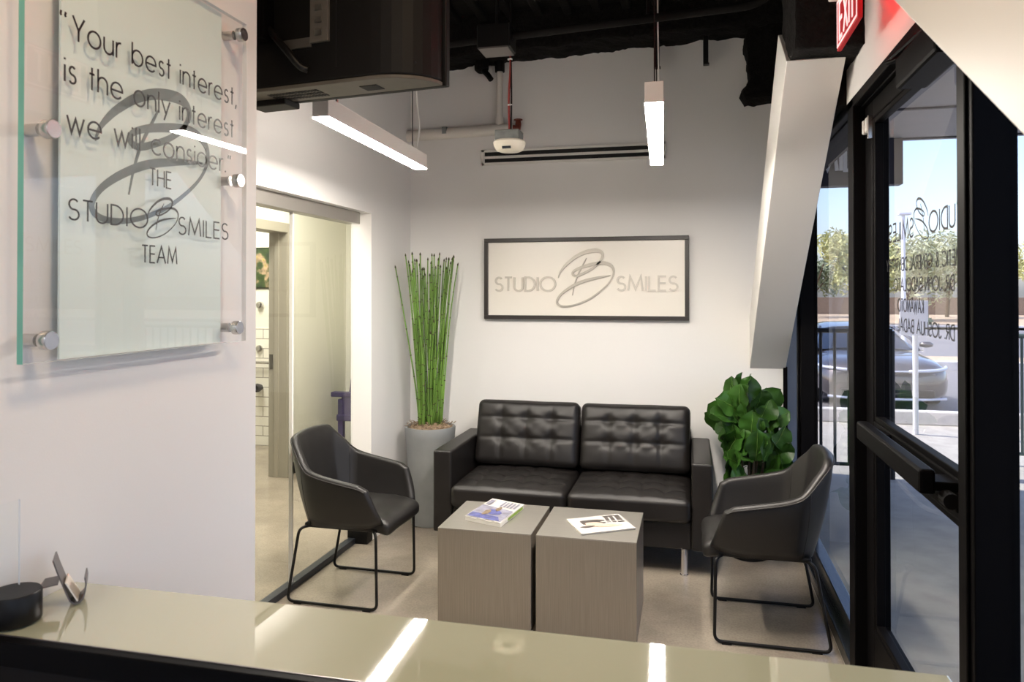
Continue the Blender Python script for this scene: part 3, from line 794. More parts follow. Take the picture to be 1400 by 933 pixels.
for (y, z) in ((1.044,1.856),(1.594,2.201),(1.582,1.847),(1.041,1.499),(1.58,1.496),(1.048,2.206)):
    so = MB().tube([(-1.10,y,z),(GXF-0.012,y,z)], 0.011, 20).build('standoff', M['steel'], gs, smooth='auto')
    MB().tube([(GXF+0.0002,y,z),(GXF+0.014,y,z),(GXF+0.016,y,z)], [0.0162,0.0162,0.0150], 28).build('standoff_cap', M['steel'], so, smooth='auto')

# ------------------------------------------------------------------ reception counter in the foreground
ct = thing('reception_counter', 'reception ledge with a pale green glass top and dark front', 'counter', (-0.33, 1.045, 0))
MB().box(-1.098, 0.345, 0.943, 1.152, 1.032, 1.05).build('glass_top', [M['counter']], ct, bevel=0.0025)
MB().box(-1.098, 0.345, 0.95, 1.145, 0.02, 1.031).build('counter_body', M['counter_body'], ct, bevel=0.003)
MB().box(-1.098, 0.345, 0.925, 0.942, 1.012, 1.0515).build('edge_trim', M['black_metal'], ct, bevel=0.002)
MB().box(-1.098, 0.345, 0.9405, 0.9432, 1.045, 1.0525).build('edge_gasket', M['card_metal'], ct)

ch = thing('card_holder', 'bent grey metal business card holder on the glass ledge', 'card holder', (-1.035, 1.045, 1.05))
prof = [(-.026,.080),(-.020,.060),(-.013,.040),(-.006,.020),(-.001,.008),(.006,.002),(.014,.003),(.020,.010),(.023,.022),(.024,.034),(.0225,.045)]
R = Matrix.Translation((-1.018, 1.055, 1.0505)) @ Matrix.Rotation(radians(40), 4, 'Z')
h = MB(); h.X = R
def sheet(mb, prof, y0, y1, t):
    up = []
    for i, p in enumerate(prof):
        a = Vector(prof[max(i-1,0)]); b = Vector(prof[min(i+1,len(prof)-1)]); d = (b-a).normalized()
        up.append((p[0]-d.y*t, p[1]+d.x*t))
    ring = [(p[0], p[1]) for p in prof] + up[::-1]
    mb.prism([(p[0], y0, p[1]) for p in ring], (0, y1-y0, 0))
sheet(h, prof, 0, .052, .0022)
h.build('holder_sheet', M['card_metal'], ch)
h = MB(); h.X = R
sheet(h, [(-.046,.0),(-.045,.028),(-.040,.036),(-.018,.038)], .004, .048, .002)
h.build('rear_foot', M['card_metal'], ch)
h = MB(); h.X = R
sheet(h, [(-.008,.040),(.010,.006)], .002, .05, .002)
h.build('card', M['card'], ch)
pk = thing('sign_holder', 'round black base with a clear acrylic upright at the ledge end', 'holder', (-1.058, 0.985, 1.05))
MB().lathe([(0.037,1.0525),(0.039,1.055),(0.039,1.098),(0.037,1.1005)], -1.058, 0.985, 40).build('base', M['black_plain'], pk, smooth='auto')
g = MB(); g.box(-1.075, -1.0715, 0.96, 1.008, 1.1005, 1.24); g.mi = [0,0,0,0,1,0]
g.build('acrylic_upright', [M['acrylic'], M['acrylic_edge']], pk)

# ------------------------------------------------------------------ furniture
def tuft(w_, d_, t_, r_, cols, rows, depth, puff, cuts=44, seed=0, crease=0.35):
    """rounded cushion, top side tufted; returns MB in local coords, centred, z from 0 to t_"""
    import bmesh
    bm = bmesh.new()
    bmesh.ops.create_cube(bm, size=2.0)
    bmesh.ops.subdivide_edges(bm, edges=bm.edges[:], cuts=cuts, use_grid_fill=True)
    hw, hd, ht = w_/2, d_/2, t_/2
    for v in bm.verts:
        ux, uy, uz = v.co
        # concentrate on corners a little
        p = Vector((ux*hw, uy*hd, uz*ht))
        c = Vector((max(-hw+r_, min(hw-r_, p.x)), max(-hd+r_, min(hd-r_, p.y)), max(-ht+r_, min(ht-r_, p.z))))
        d = p - c
        if d.length > 1e-9: p = c + d.normalized() * r_
        e = max(0.0, (1-abs(ux)**4)) * max(0.0, (1-abs(uy)**4))
        if uz > 0:
            z = puff * e
            cr = 0.0
            for cx in cols: cr = max(cr, exp(-((p.x-cx)/0.012)**2))
            for cy in rows: cr = max(cr, exp(-((p.y-cy)/0.012)**2))
            dm = 0.0
            for cx in cols:
                for cy in rows:
                    q = sqrt((p.x-cx)**2 + (p.y-cy)**2)
                    an = math.atan2(p.y-cy, p.x-cx)
                    dm = max(dm, exp(-(q/0.035)**2))
                    z += 0.0014 * sin(an*7 + seed + cx*40) * exp(-((q-0.055)/0.04)**2)
            z -= (depth*dm + depth*crease*cr) * min(1, e*1.6)
            z += 0.0022 * noise.noise(Vector((p.x*9+seed, p.y*9, 0)))
            p.z += z * min(1.0, max(0, uz))
        else:
            p.z += 0.002 * noise.noise(Vector((p.x*8+seed, p.y*8, 3)))
        p += Vector((noise.noise(p*7+Vector((seed,0,0))), noise.noise(p*7+Vector((0,seed,5))), 0)) * 0.003
        p.z += ht
        v.co = p
    mb = MB()
    bm.verts.index_update()
    mb.v = [v.co[:] for v in bm.verts]
    for f in bm.faces: mb.face([v.index for v in f.verts])
    bm.free()
    return mb

def xf(mb, m):
    mb.v = [(m @ Vector(p))[:] for p in mb.v]; return mb

so = thing('sofa', 'black leather two-seat sofa with tufted cushions against the back wall', 'sofa', (-0.70, 4.65, 0))
SX0, SX1, SY0, SY1 = -1.506, 0.114, 4.25, 5.02
for (a, b) in ((SX0, SX0+0.115), (SX1-0.115, SX1)):
    MB().box(a, b, SY0, SY1, 0.15, 0.635).build('arm', M['leather'], so, bevel=0.014, seg=3)
MB().box(SX0+0.115, SX1-0.115, SY0+0.02, SY1-0.1, 0.15, 0.305).build('base_frame', M['leather'], so, bevel=0.012, seg=3)
MB().box(SX0+0.115, SX1-0.115, SY1-0.10, SY1, 0.15, 0.70).build('back_frame', M['leather'], so, bevel=0.015, seg=3)
CW = (SX1 - SX0 - 0.23) / 2
for k in (0, 1):
    cx = SX0 + 0.115 + CW*(k+0.5)
    c = tuft(CW-0.006, 0.60, 0.135, 0.035, (-0.2, -0.067, 0.067, 0.2), (-0.14, 0.0, 0.14), 0.026, 0.026, seed=3+k*5)
    xf(c, Matrix.Translation((cx, 4.515, 0.302)))
    c.build('seat_cushion', M['leather'], so, smooth=True)
    c = tuft(CW-0.012, 0.42, 0.15, 0.04, (-0.165, 0.0, 0.165), (-0.04, 0.09), 0.020, 0.022, seed=11+k*5)
    # local z -> towards the room and slightly up, local y -> up
    th = radians(17)
    R = Matrix(((1,0,0,0),(0,sin(th),-cos(th),0),(0,cos(th),sin(th),0),(0,0,0,1)))
    xf(c, Matrix.Translation((cx, 4.89, 0.628)) @ R)
    c.build('back_cushion', M['leather'], so, smooth=True)
for (x, y) in ((SX0+0.07, SY0+0.07), (SX1-0.155, SY0+0.05), (SX0+0.07, SY1-0.07), (SX1-0.155, SY1-0.07)):
    MB().tube([(x,y,0.0),(x,y,0.006),(x,y,0.007),(x,y,0.15)], [0.023,0.023,0.019,0.019], 20).build('leg', M['chrome'], so, smooth='auto')

def cube_table(x0, x1, label):
    r = thing('cube_table', label, 'coffee table', ((x0+x1)/2, 3.635, 0), 'pair of cube tables')
    MB().box(x0+0.01, x1-0.01, 3.41, 3.865, 0.0, 0.012).build('plinth', M['black_plain'], r)
    MB().box(x0, x1, 3.40, 3.875, 0.012, 0.452).build('body', M['taupe'], r, bevel=0.002)
    MB().box(x0, x1, 3.40, 3.875, 0.4525, 0.456).build('top', M['taupe_top'], r, bevel=0.001)
    return r
cube_table(-1.180, -0.725, 'taupe cube table carrying the thick magazine')
cube_table(-0.702, -0.240, 'taupe cube table carrying the thin magazine')

# magazines
def mag(name, label, corners, z, th, cover_fn, wavy):
    r = thing(name, label, 'magazine', (sum(c[0] for c in corners)/4, sum(c[1] for c in corners)/4, z), 'magazines on the cube tables')
    A, B, C_, D = [Vector((c[0], c[1], 0)) for c in corners]    # near-left, near-right, far-right, far-left
    def at(u, v, h): return (A*(1-u) + B*u)*(1-v) + (D*(1-u) + C_*u)*v + Vector((0, 0, z + h))
    pg = MB(); n = 24
    rings = []
    for i in range(n+1):
        u = i/n
        wv = 0.0022*sin(u*19)*wavy
        rings.append([at(u,0.01,0.0008), at(u,0.99,0.0008), at(u,0.99,th), at(u,0.01,th+wv*0)])
    pg.ring_strip(rings, True, True)
    if wavy:
        for i in range(n):
            u0, u1 = i/n, (i+1)/n
    pg.build('pages', M['paper'], r)
    cv = MB(); rings = []
    for i in range(n+1):
        u = i/n; wv = 0.003*sin(u*15+1)*wavy
        rings.append([at(u,0,th+wv), at(u,1,th), at(u,1,th+0.0012), at(u,0,th+0.0012+wv)])
    cv.ring_strip(rings, True, True); cv.build('cover', M['cover'], r)
    cover_fn(r, at, th + 0.0012)
    return r
def patch(r, at, h, pts, m, name, dz, wavy=0.0):
    p = MB(); n = len(pts)
    P = [at(u, v, h + dz + 0.003*max(0, sin(u*15+1))*wavy*(1-v)) for u, v in pts]
    p.prism([q[:] for q in P], (0, 0, 0.0003)); p.build(name, m, r)
def blob(cx, cy, rx, ry, n=18, a=0.0, k=0.15, seed=0):
    return [(cx + rx*(1+k*sin(3*t+seed))*cos(t)*cos(a) - ry*sin(t)*sin(a), cy + rx*cos(t)*sin(a) + ry*(1+k*sin(2*t+seed))*sin(t)*cos(a)) for t in [2*pi*i/n for i in range(n)]]
def cover_a(r, at, h):
    patch(r, at, h, [(.02,.02),(.98,.02),(.98,.55),(.02,.62)], M['cov_lilac'], 'cover_photo', 0.0034)
    patch(r, at, h, [(.04,.04),(.94,.03),(.80,.20),(.04,.22)], M['cov_blue'], 'cover_foreground', 0.0040)
    patch(r, at, h, blob(.55,.36,.20,.13,seed=2), M['cov_blue'], 'cover_figure', 0.0044)
    patch(r, at, h, blob(.38,.30,.08,.14,seed=1), M['cov_brown'], 'cover_figure', 0.0048)
    patch(r, at, h, blob(.58,.52,.07,.10,seed=4), M['cov_brown'], 'cover_figure', 0.0052)
    for k in range(5):
        patch(r, at, h, [(.48+.10*k,.66),(.54+.10*k,.66),(.54+.10*k,.92-.03*(k%2)),(.48+.10*k,.92)], M['cov_lilac'], 'title_bar', 0.0034)
    patch(r, at, h, [(.06,.66),(.20,.66),(.20,.90),(.06,.90)], M['cov_lilac'], 'title_bar', 0.0034)
    A_ = MB(); P = [at(1.0,.30,.004), at(1.0,.92,.004), at(1.002,.92,.018), at(1.002,.30,.018)]
    A_.prism([p[:] for p in P], (0.0006, 0.0003, 0)); A_.build('spine_print', M['cov_green'], r)
mag('thick_magazine', 'thick stack-like magazine with a blue and white cover', [(-1.086,3.535),(-0.888,3.463),(-0.845,3.80),(-1.035,3.872)], 0.4562, 0.021, cover_a, 1.0)
def cover_b(r, at, h):
    patch(r, at, h, blob(.40,.62,.26,.18,seed=1,a=-.2), M['cov_grey'], 'cover_hair', 0.0006)
    patch(r, at, h, blob(.36,.46,.16,.17,seed=2), M['cov_skin'], 'cover_face', 0.0010)
    patch(r, at, h, blob(.22,.36,.13,.06,seed=0), M['cov_grey'], 'cover_collar', 0.0014)
    patch(r, at, h, blob(.62,.30,.22,.08,seed=3), M['cov_skin'], 'cover_hand', 0.0012)
    patch(r, at, h, [(.60,.52),(.94,.44),(.96,.92),(.66,.94)], M['cov_grey'], 'cover_dark_panel', 0.0008)
    for k in range(3):
        patch(r, at, h, [(.58+.10*k,.36),(.61+.10*k,.36),(.66+.10*k,.84),(.63+.10*k,.84)], M['cover'], 'title_stroke', 0.0018)
    patch(r, at, h, [(.52,.56),(.98,.50),(.98,.54),(.52,.60)], M['cover'], 'title_stroke', 0.0020)
mag('thin_magazine', 'thin white magazine with a portrait cover lying askew', [(-0.494,3.446),(-0.258,3.592),(-0.358,3.80),(-0.600,3.650)], 0.4562, 0.006, cover_b, 0.0)

# sled armchair ------------------------------------------------------
def make_chair(label):
    r = thing('armchair', label, 'armchair', (0, 0, 0), 'leather sled armchairs')
    T = [(.205,-.280,.588),(.17,-.286,.605),(.08,-.290,.622),(-.05,-.290,.648),(-.125,-.280,.678),(-.195,-.240,.752),(-.250,-.190,.812),(-.270,-.09,.826),(-.274,0,.828)]
    B = [(.262,-.232,.425),(.21,-.238,.405),(.10,-.240,.395),(-.03,-.238,.392),(-.10,-.225,.392),(-.150,-.185,.392),(-.175,-.14,.392),(-.187,-.07,.392),(-.190,0,.392)]
    T = T + [(x,-y,z) for x,y,z in T[-2::-1]]; B = B + [(x,-y,z) for x,y,z in B[-2::-1]]
    Tc = crom(T, 6); Bc = crom(B, 6); n = len(Tc)
    th = 0.042
    rings = []; edge = []
    def section(i, shrink=1.0, push=0.0):
        t, b = Tc[i], Bc[i]
        a_, c_ = Tc[max(i-1,0)], Tc[min(i+1,n-1)]
        d = (c_ - a_); d.z = 0; d.normalize()
        nin = Vector((-d.y, d.x, 0))              # inward for this winding
        if nin.dot(Vector((0.05, 0, 0)) - Vector((t.x, t.y, 0))) < 0: nin = -nin
        f = (-d if i < n/2 else d) * push
        t = t + f; b = b + f
        h = th/2
        out = []
        m = 7
        mid0 = nin * h
        for k in range(m):
            q = k/(m-1)
            p = b.lerp(t, q)
            bul = 0.012*sin(pi*q)
            out.append(p + mid0 - nin*(h*shrink) - nin*bul)
        for k in range(1, 6):
            an = pi*k/6
            out.append(t + mid0 - nin*(h*shrink*cos(an)) + Vector((0,0,h*0.9*shrink*sin(an))))
        for k in range(m):
            q = 1 - k/(m-1)
            p = b.lerp(t, q)
            bul = 0.010*sin(pi*q)
            out.append(p + mid0 + nin*(h*shrink) - nin*bul*0.6)
        return out
    for s_, pu in ((0.25,.018),(0.62,.014),(0.88,.007)): rings.append(section(0, s_, pu))
    for i in range(n): rings.append(section(i))
    for s_, pu in ((0.88,.007),(0.62,.014),(0.25,.018)): rings.append(section(n-1, s_, pu))
    sh = MB(); sh.ring_strip(rings, True, True)
    shell = sh.build('shell', M['leather2'], r, smooth=True, local=True)
    # piping along the outer top edge and the two side seams
    pi_ = MB()
    pi_.tube([Vector(rg[6]) + Vector((0,0,0.002)) for rg in rings[3:-3]], 0.0038, 6)
    for k in (4*6+2, n-1-(4*6+2)):
        rg = rings[3+k]
        pi_.tube([Vector(p) for p in rg[12:19]], 0.0022, 6)
        pi_.tube([Vector(p) for p in rg[0:7]], 0.0018, 6)
    pi_.build('piping', M['stitch'], shell, smooth=True)
    st = tuft(0.40, 0.43, 0.075, 0.03, (), (), 0, 0.012, cuts=20, seed=5)
    xf(st, Matrix.Translation((0.09, 0, 0.385)))
    st.v = [(x + (0.02 if x > 0.2 else 0), y, z - max(0, (x-0.17))*0.22) for x, y, z in st.v]
    st.build('seat', M['leather2'], r, smooth=True, local=True)
    MB().box(-0.16, 0.25, -0.215, 0.215, 0.378, 0.405).build('seat_pan', M['black_plain'], r, bevel=0.01, local=True)
    for s_ in (-1, 1):
        y = 0.246*s_
        path = fillet([(0.19, 0.17*s_, 0.385), (0.252, y, 0.385), (0.258, y, 0.010), (-0.236, y, 0.010), (-0.168, y, 0.385), (-0.10, 0.16*s_, 0.385)], 0.035, 6)
        lf = MB().tube(path, 0.0075, 10).build('sled_leg', M['black_plain'], r, smooth=True, local=True)
        for x in (0.205, -0.175):
            MB().box(x-0.022, x+0.022, y-0.009, y+0.009, 0.0, 0.006).build('glide', M['black_plain'], lf, bevel=0.002)
    return r
def dup(root, loc, rz, label):
    r = root.copy(); COL.objects.link(r); r.location = loc; r.rotation_euler = (0, 0, rz); r['label'] = label
    for c0 in list(root.children):
        c = c0.copy(); COL.objects.link(c); c.parent = r
        for g0 in list(c0.children):
            g = g0.copy(); COL.objects.link(g); g.parent = c
    return r
chair = make_chair('black leather sled-leg armchair beside the glass hall partition')
dup(chair, (0.357, 3.747, 0), pi, 'black leather sled-leg armchair in front of the storefront window')
chair.location = (-1.765, 3.693, 0); chair.rotation_euler = (0, 0, radians(-1))

# horsetail plant in a tall pot --------------------------------------
PX, PY = -1.745, 4.87
hp = thing('horsetail_plant', 'tall bundle of green horsetail reeds in a grey pot', 'potted plant', (PX, PY, 0))
MB().lathe([(0.118,0.0),(0.128,0.004),(0.150,0.30),(0.170,0.60),(0.174,0.655),(0.170,0.664),(0.158,0.664),(0.154,0.64),(0.150,0.62)], PX, PY, 48).build('pot', M['concrete_pot'], hp, smooth='auto')
ms = MB(); n = 30
rings = []
for j in range(10):
    rr = 0.155*(1 - j/9.5)
    rings.append([(PX + (rr+0.012*noise.noise(Vector((k*.9,j*1.3,1))))*cos(2*pi*k/n), PY + rr*sin(2*pi*k/n), 0.655 + 0.035*(j/9.) + 0.016*noise.noise(Vector((k*1.7,j*2.1,0)))) for k in range(n)])
ms.ring_strip(rings, True, True)
random.seed(21)
for k in range(150):     # loose moss strands
    a = random.uniform(0, 2*pi); q = random.uniform(0.05, 0.165); z = 0.672 + 0.02*(1-q/0.165)
    p = Vector((PX + q*cos(a), PY + q*sin(a), z)); d = Vector((random.uniform(-1,1), random.uniform(-1,1), random.uniform(0,.7)))*0.022
    e = Vector((random.uniform(-1,1), random.uniform(-1,1), -0.2))*0.012
    ms.tube([p, p+d, p+d*1.5+e], 0.0016, 4)
ms.build('moss', M['moss'], hp)
random.seed(5)
stk = []
for k in range(36):
    f_ = (k + 0.5)/36*2 - 1
    bx_ = f_*0.072 + random.uniform(-.012,.012); by_ = random.uniform(-1,1)*0.075*sqrt(max(0, 1-f_*f_))
    tx_ = f_*0.165 + random.uniform(-.035,.035); ty_ = by_*1.5 + random.uniform(-.05,.05)
    stk.append((bx_, by_, tx_, ty_, random.uniform(1.68, 1.84)))
stk += [(-0.075,-0.03,-0.205,-0.13,1.745),(0.075,0.0,0.165,-0.02,1.80),(0.06,0.02,0.13,0.0,1.80),(-0.06,0.0,-0.15,0.0,1.76)]
for k in range(14):
    a = random.uniform(0, 2*pi); q = 0.08*sqrt(random.random())
    stk.append((q*cos(a), q*sin(a), q*cos(a)*1.3 + random.uniform(-.02,.02), q*sin(a)*1.2, random.uniform(1.15,1.5)))
for (bx_, by_, tx_, ty_, zt) in stk:
    mb = MB(); ph = random.uniform(0,1); rad = random.uniform(0.0052, 0.0075)
    pts = []; m = 12
    for i in range(m+1):
        t = i/m; e = t**1.5
        pts.append(Vector((PX + bx_ + (tx_-bx_)*e + 0.006*sin(t*5+ph*6), PY + by_ + (ty_-by_)*e, 0.66 + (zt-0.66)*t)))
    mb.tube(pts, [rad*(1-0.35*(i/m)) for i in range(m+1)], 7)
    mb.cur = 1
    zz = 0.02 + ph*0.14
    while zz < (zt-0.66):
        t = zz/(zt-0.66)*m; i = min(m-1, int(t)); p = pts[i].lerp(pts[i+1], t-i); q = pts[i].lerp(pts[i+1], min(1.0, t-i+0.01*m))
        rr = rad*(1-0.35*t/m)*1.22
        mb.tube([p, p + (pts[i+1]-pts[i]).normalized()*0.007], rr, 7)
        zz += random.uniform(0.12, 0.2)
    d = (pts[m]-pts[m-1]).normalized()
    mb.tube([pts[m], pts[m]+d*0.008, pts[m]+d*0.02], [rad*0.85, rad*0.9, 0.001], 7)
    mb.build('reed', [M['stalk'], M['node']], hp, smooth=True)

# fiddle leaf plant behind the right armchair -------------------------
QX, QY = 0.335, 4.70
fp = thing('fiddle_leaf_plant', 'bushy fiddle leaf fig between the sofa and the storefront', 'potted plant', (QX, QY, 0))
MB().lathe([(0.10,0.0),(0.11,0.004),(0.135,0.30),(0.138,0.31),(0.125,0.31),(0.12,0.28)], QX, QY, 36).build('pot', M['black_plain'], fp, smooth='auto')
MB().lathe([(0.124,0.27),(0.08,0.285),(0.01,0.29)], QX, QY, 24).build('soil', M['bark'], fp)
random.seed(11)
stems = MB()
for (dx, dy, h) in ((0,0,0.86),(0.10,-0.04,0.74),(-0.11,-0.05,0.70),(0.06,0.08,0.7),(-0.05,0.08,0.72),(0.02,-0.12,0.66)):
    stems.tube(crom([(QX+dx*.2,QY+dy*.2,0.27),(QX+dx*.7,QY+dy*.7,0.27+(h-.27)*.5),(QX+dx,QY+dy,h)],5), 0.008, 7)
stems.build('stem', M['bark'], fp, smooth=True)
fo = MB()
def leaf(mb, base, direction, up, L, W, seed):
    d = direction.normalized(); sd = d.cross(up).normalized(); nn = sd.cross(d).normalized()
    nu, nv = 11, 6
    grid = []
    for i in range(nu+1):
        t = i/nu
        wid = W * (0.16 + 0.84*(sin(pi*min(1,t**1.35*0.97+0.02)))**0.75) * (1 - 0.30*exp(-((t-0.36)/0.12)**2)) if t < 0.999 else 0.0
        row = []
        for j in range(nv+1):
            s_ = (j/nv)*2 - 1
            x = t*L; y = s_*wid*0.5
            z = 0.22*abs(s_)*wid*0.6 - 0.42*L*t*t*0.7 + 0.05*W*sin(t*17+seed+s_*2)*abs(s_) + 0.02*W*sin(9*t*pi)*(1-abs(s_))
            row.append(mb.addv(base + d*x + sd*y + nn*z))
        grid.append(row)
    for i in range(nu):
        for j in range(nv):
            mb.cur = 0
            mb.face((grid[i][j], grid[i][j+1], grid[i+1][j+1], grid[i+1][j]))
    mb.cur = 1
    mid = [base + d*(i/nu*L) + nn*(-0.294*L*(i/nu)**2 + 0.0025 + 0.02*W*sin(9*(i/nu)*pi)) for i in range(nu+1)]
    mb.tube(mid, [0.0026*(1-0.8*i/nu) for i in range(nu+1)], 5)
    mb.cur = 0
for k in range(100):
    hgt = random.random()**1.15
    z = 0.33 + 0.59*hgt
    R_ = 0.185*(1 - 0.60*max(0, hgt-0.45)/0.55)
    a = 2.399963*k + random.uniform(-.3,.3); q = R_*random.uniform(0.45,1)
    base = Vector((QX + q*cos(a), min(QY + q*sin(a), 4.88), z))
    base.x = max(base.x, 0.20)
    ax = cos(a); ay = sin(a)
    up_ = random.uniform(-0.15, 1.2) + 0.5*hgt
    d = Vector((ax*0.75, ay*0.75 - 0.10, up_))
    L = random.uniform(0.14, 0.21)
    tip = base + d.normalized()*L
    if tip.x > 0.60: d.x *= 0.2
    if tip.x < 0.14 and z < 0.68: d.x = abs(d.x)*0.4
    out = Vector((ax + random.uniform(-.8,.8), ay - 0.35 + random.uniform(-.7,.7), 0.5 + random.uniform(-.3,.5)))
    leaf(fo, base, d, out, L, L*random.uniform(0.70,0.88), k*1.7)
fo.build('foliage', [M['leaf'], M['vein']], fp, smooth=True, recalc=False)

# ------------------------------------------------------------------ things seen through the hall glass
pc = thing('purple_armchair', 'dark purple wooden armchair at the end of the hall', 'chair', (-2.86, 6.55, 0))
for (x, y) in ((-3.13,6.33),(-3.13,6.80),(-2.62,6.33),(-2.62,6.80)):
    MB().box(x-0.025, x+0.025, y-0.025, y+0.025, 0, 0.60 if x < -3 else 0.62).build('leg', M['purple'], pc, bevel=0.004)
MB().box(-3.17, -2.60, 6.30, 6.83, 0.40, 0.46).build('seat', M['purple'], pc, bevel=0.01)
MB().prism([(-3.10,6.35,0.44),(-3.02,6.35,1.03),(-2.94,6.35,1.03),(-3.00,6.35,0.44)], (0,0.43,0)).build('backrest', M['purple'], pc, bevel=0.015)
for y in (6.33, 6.80):
    MB().box(-3.22, -2.60, y-0.04, y+0.04, 0.62, 0.665).build('armrest', M['purple'], pc, bevel=0.008)
    MB().prism([(-3.10,y-.01,0.46),(-3.06,y-.01,0.46),(-2.96,y-.01,0.62),(-3.00,y-.01,0.62)], (0,0.02,0)).build('arm_brace', M['purple'], pc)
MB().box(-3.12, -2.62, 6.31, 6.325, 0.46, 0.62).build('side_panel', M['purple'], pc)
bag = MB(); bag.lathe([(0.02,0.0),(0.16,0.0),(0.17,0.04),(0.12,0.12),(0.05,0.17),(0.01,0.18)], -2.95, 6.15, 18)
tag(bag.build('duffel_bag', M['black_plain'], smooth='auto'), 'small black bag on the hall floor by the purple armchair', 'bag')
pt = thing('wall_picture', 'garden picture hung over the washroom tiles', 'picture', (-4.25, 6.92, 1.62))
MB().box(-4.62, -4.06, 6.905, 6.93, 1.63, 2.035).build('print', M['picture'], pt)
MB().box(-4.63, -4.05, 6.915, 6.93, 1.62, 2.045).build('edge', M['black_plain'], pt)
gb = thing('grab_bar', 'steel grab bar across the white washroom tiles', 'grab bar', (-4.2, 6.88, 0.84))
MB().tube(fillet([(-4.9,6.915,0.86),(-4.9,6.86,0.86),(-4.02,6.86,0.86),(-4.02,6.915,0.86)],0.03,5), 0.015, 10).build('bar', M['steel'], gb, smooth=True)
MB().cyl((-4.02,6.915,0.86),(-4.02,6.905,0.86),0.035,16).build('flange', M['steel'], gb)
for z, lb in ((1.45, 'steel wall hook below the garden picture'), (1.00, 'steel wall hook on the washroom tiles above the grab bar')):
    o = MB().tube([(-4.34,6.93 if z > 1.21 else 6.915,z),(-4.34,6.895,z),(-4.34,6.89,z),(-4.34,6.875,z)], [0.035,0.035,0.018,0.022], 16)
    tag(o.build('wall_hook', M['steel'], smooth='auto'), lb, 'hook', 'washroom wall hooks')
o = MB().tube([(-4.33,6.915,0.60),(-4.33,6.86,0.60),(-4.33,6.80,0.60)], [0.03,0.045,0.04], 16)
tag(o.build('paper_holder', M['black_plain'], smooth='auto'), 'black round paper holder low on the washroom tiles', 'paper holder')

# ------------------------------------------------------------------ outdoors
struct(bx('ground_sidewalk', M['sidewalk'], 0.63, 12.0, -8.0, 10.0, -0.12, -0.01))
struct(bx('ground_parking', M['asphalt'], -20, 60, 10.0, 19.5, -0.36, -0.24))
struct(bx('ground_street', M['asphalt'], -40, 120, 22.0, 40.0, -0.36, -0.22))
struct(bx('ground_verge', M['gravel'], -40, 120, 19.5, 22.0, -0.36, -0.12))
struct(bx('ground_far_verge', M['gravel'], -60, 160, 40.0, 90.0, -0.36, -0.10))
struct(bx('ground_side', M['gravel'], 12.0, 60, -8, 10.0, -0.36, -0.05))
struct(bx('kerb_street', M['kerb'], -40, 120, 19.3, 19.6, -0.3, -0.04))
struct(bx('kerb_far', M['kerb'], -40, 120, 40.0, 40.3, -0.3, -0.02))
struct(bx('wall_far_garden', M['tan_wall'], -40, 130, 62.0, 62.4, -0.2, 1.2))
w = MB(); w.box(0.80, 11.0, 1.2, 7.57, 2.98, 3.35)
struct(w.build('canopy', M['canopy'], bevel=0.02), 'grey canopy over the sidewalk', 'canopy')
w = MB()
for k in range(6): w.box(0.80, 11.0, 1.4 + k*1.2, 1.43 + k*1.2, 2.965, 2.985)
struct(w.build('trim_9', M['blade']), 'soffit joints under the canopy', 'trim')
kb = MB(); kb.prism([(1.3,9.85,-0.01),(1.3,9.88,0.15),(1.3,10.02,0.15),(1.3,10.05,-0.01)], (7.5,0,0))
tag(kb.build('kerb_block', M['kerb'], bevel=0.015), 'long pale concrete kerb block in front of the parked car', 'kerb')
bs = thing('blade_sign', 'dark hanging SMILES sign box under the outdoor canopy', 'sign', (1.3, 7.42, 2.55))
MB().box(0.82, 1.865, 7.38, 7.52, 2.56, 2.978).build('sign_box', M['blade'], bs, bevel=0.006)
tb = MB(); letters(tb, 'SMILES', 1.02, 1.685, 2.70, 0.175, 0.03, lambda u, v, d: (u, 7.38 - d, v), 0, 0.02)
tb.build('channel_letters', M['blade_letter'], bs)

def railing(name, label, x0, y0, x1, y1, n, z1, m):
    r = thing(name, label, 'railing', ((x0+x1)/2, (y0+y1)/2, 0))
    a = Vector((x0,y0,0)); b = Vector((x1,y1,0))
    MB().tube([a+Vector((0,0,z1)), b+Vector((0,0,z1))], 0.022, 8).build('top_rail', m, r)
    MB().tube([a+Vector((0,0,0.10)), b+Vector((0,0,0.10))], 0.016, 8).build('bottom_rail', m, r)
    for i in range(n+1):
        p = a.lerp(b, i/n)
        e = i in (0, n)
        MB().tube([(p.x,p.y,-0.01 if e else 0.10),(p.x,p.y,z1)], 0.024 if e else 0.013, 8).build('post' if e else 'baluster', m, r)
    return r
railing('black_railing', 'black metal railing on the sidewalk outside the sidelight', 0.98, 6.95, 1.66, 6.95, 6, 1.25, M['rail_black'])
railing('green_railing', 'grey-green metal railing outside past the entrance door', 2.84, 7.75, 4.7, 7.75, 18, 1.18, M['rail_green'])
sg = thing('parking_sign', 'white square parking sign on a pale post by the car', 'sign', (2.41, 9.2, 0))
MB().cyl((2.44,9.2,-0.01),(2.44,9.2,1.48),0.03,12).build('post', M['post_white'], sg)
MB().box(2.27, 2.56, 9.15, 9.165, 1.10, 1.49).build('sign_plate', M['sign_white'], sg, bevel=0.004)
sl = thing('street_lamp', 'tall white street lamp across the parking lot', 'street lamp', (7.47, 29.6, -0.2))
MB().tube([(7.47,29.6,-0.2),(7.47,29.6,4.4)], [0.09,0.06], 10).build('pole', M['post_white'], sl)
MB().box(7.3, 7.72, 29.45, 29.75, 4.38, 4.48).build('lamp_head', M['post_white'], sl, bevel=0.02)

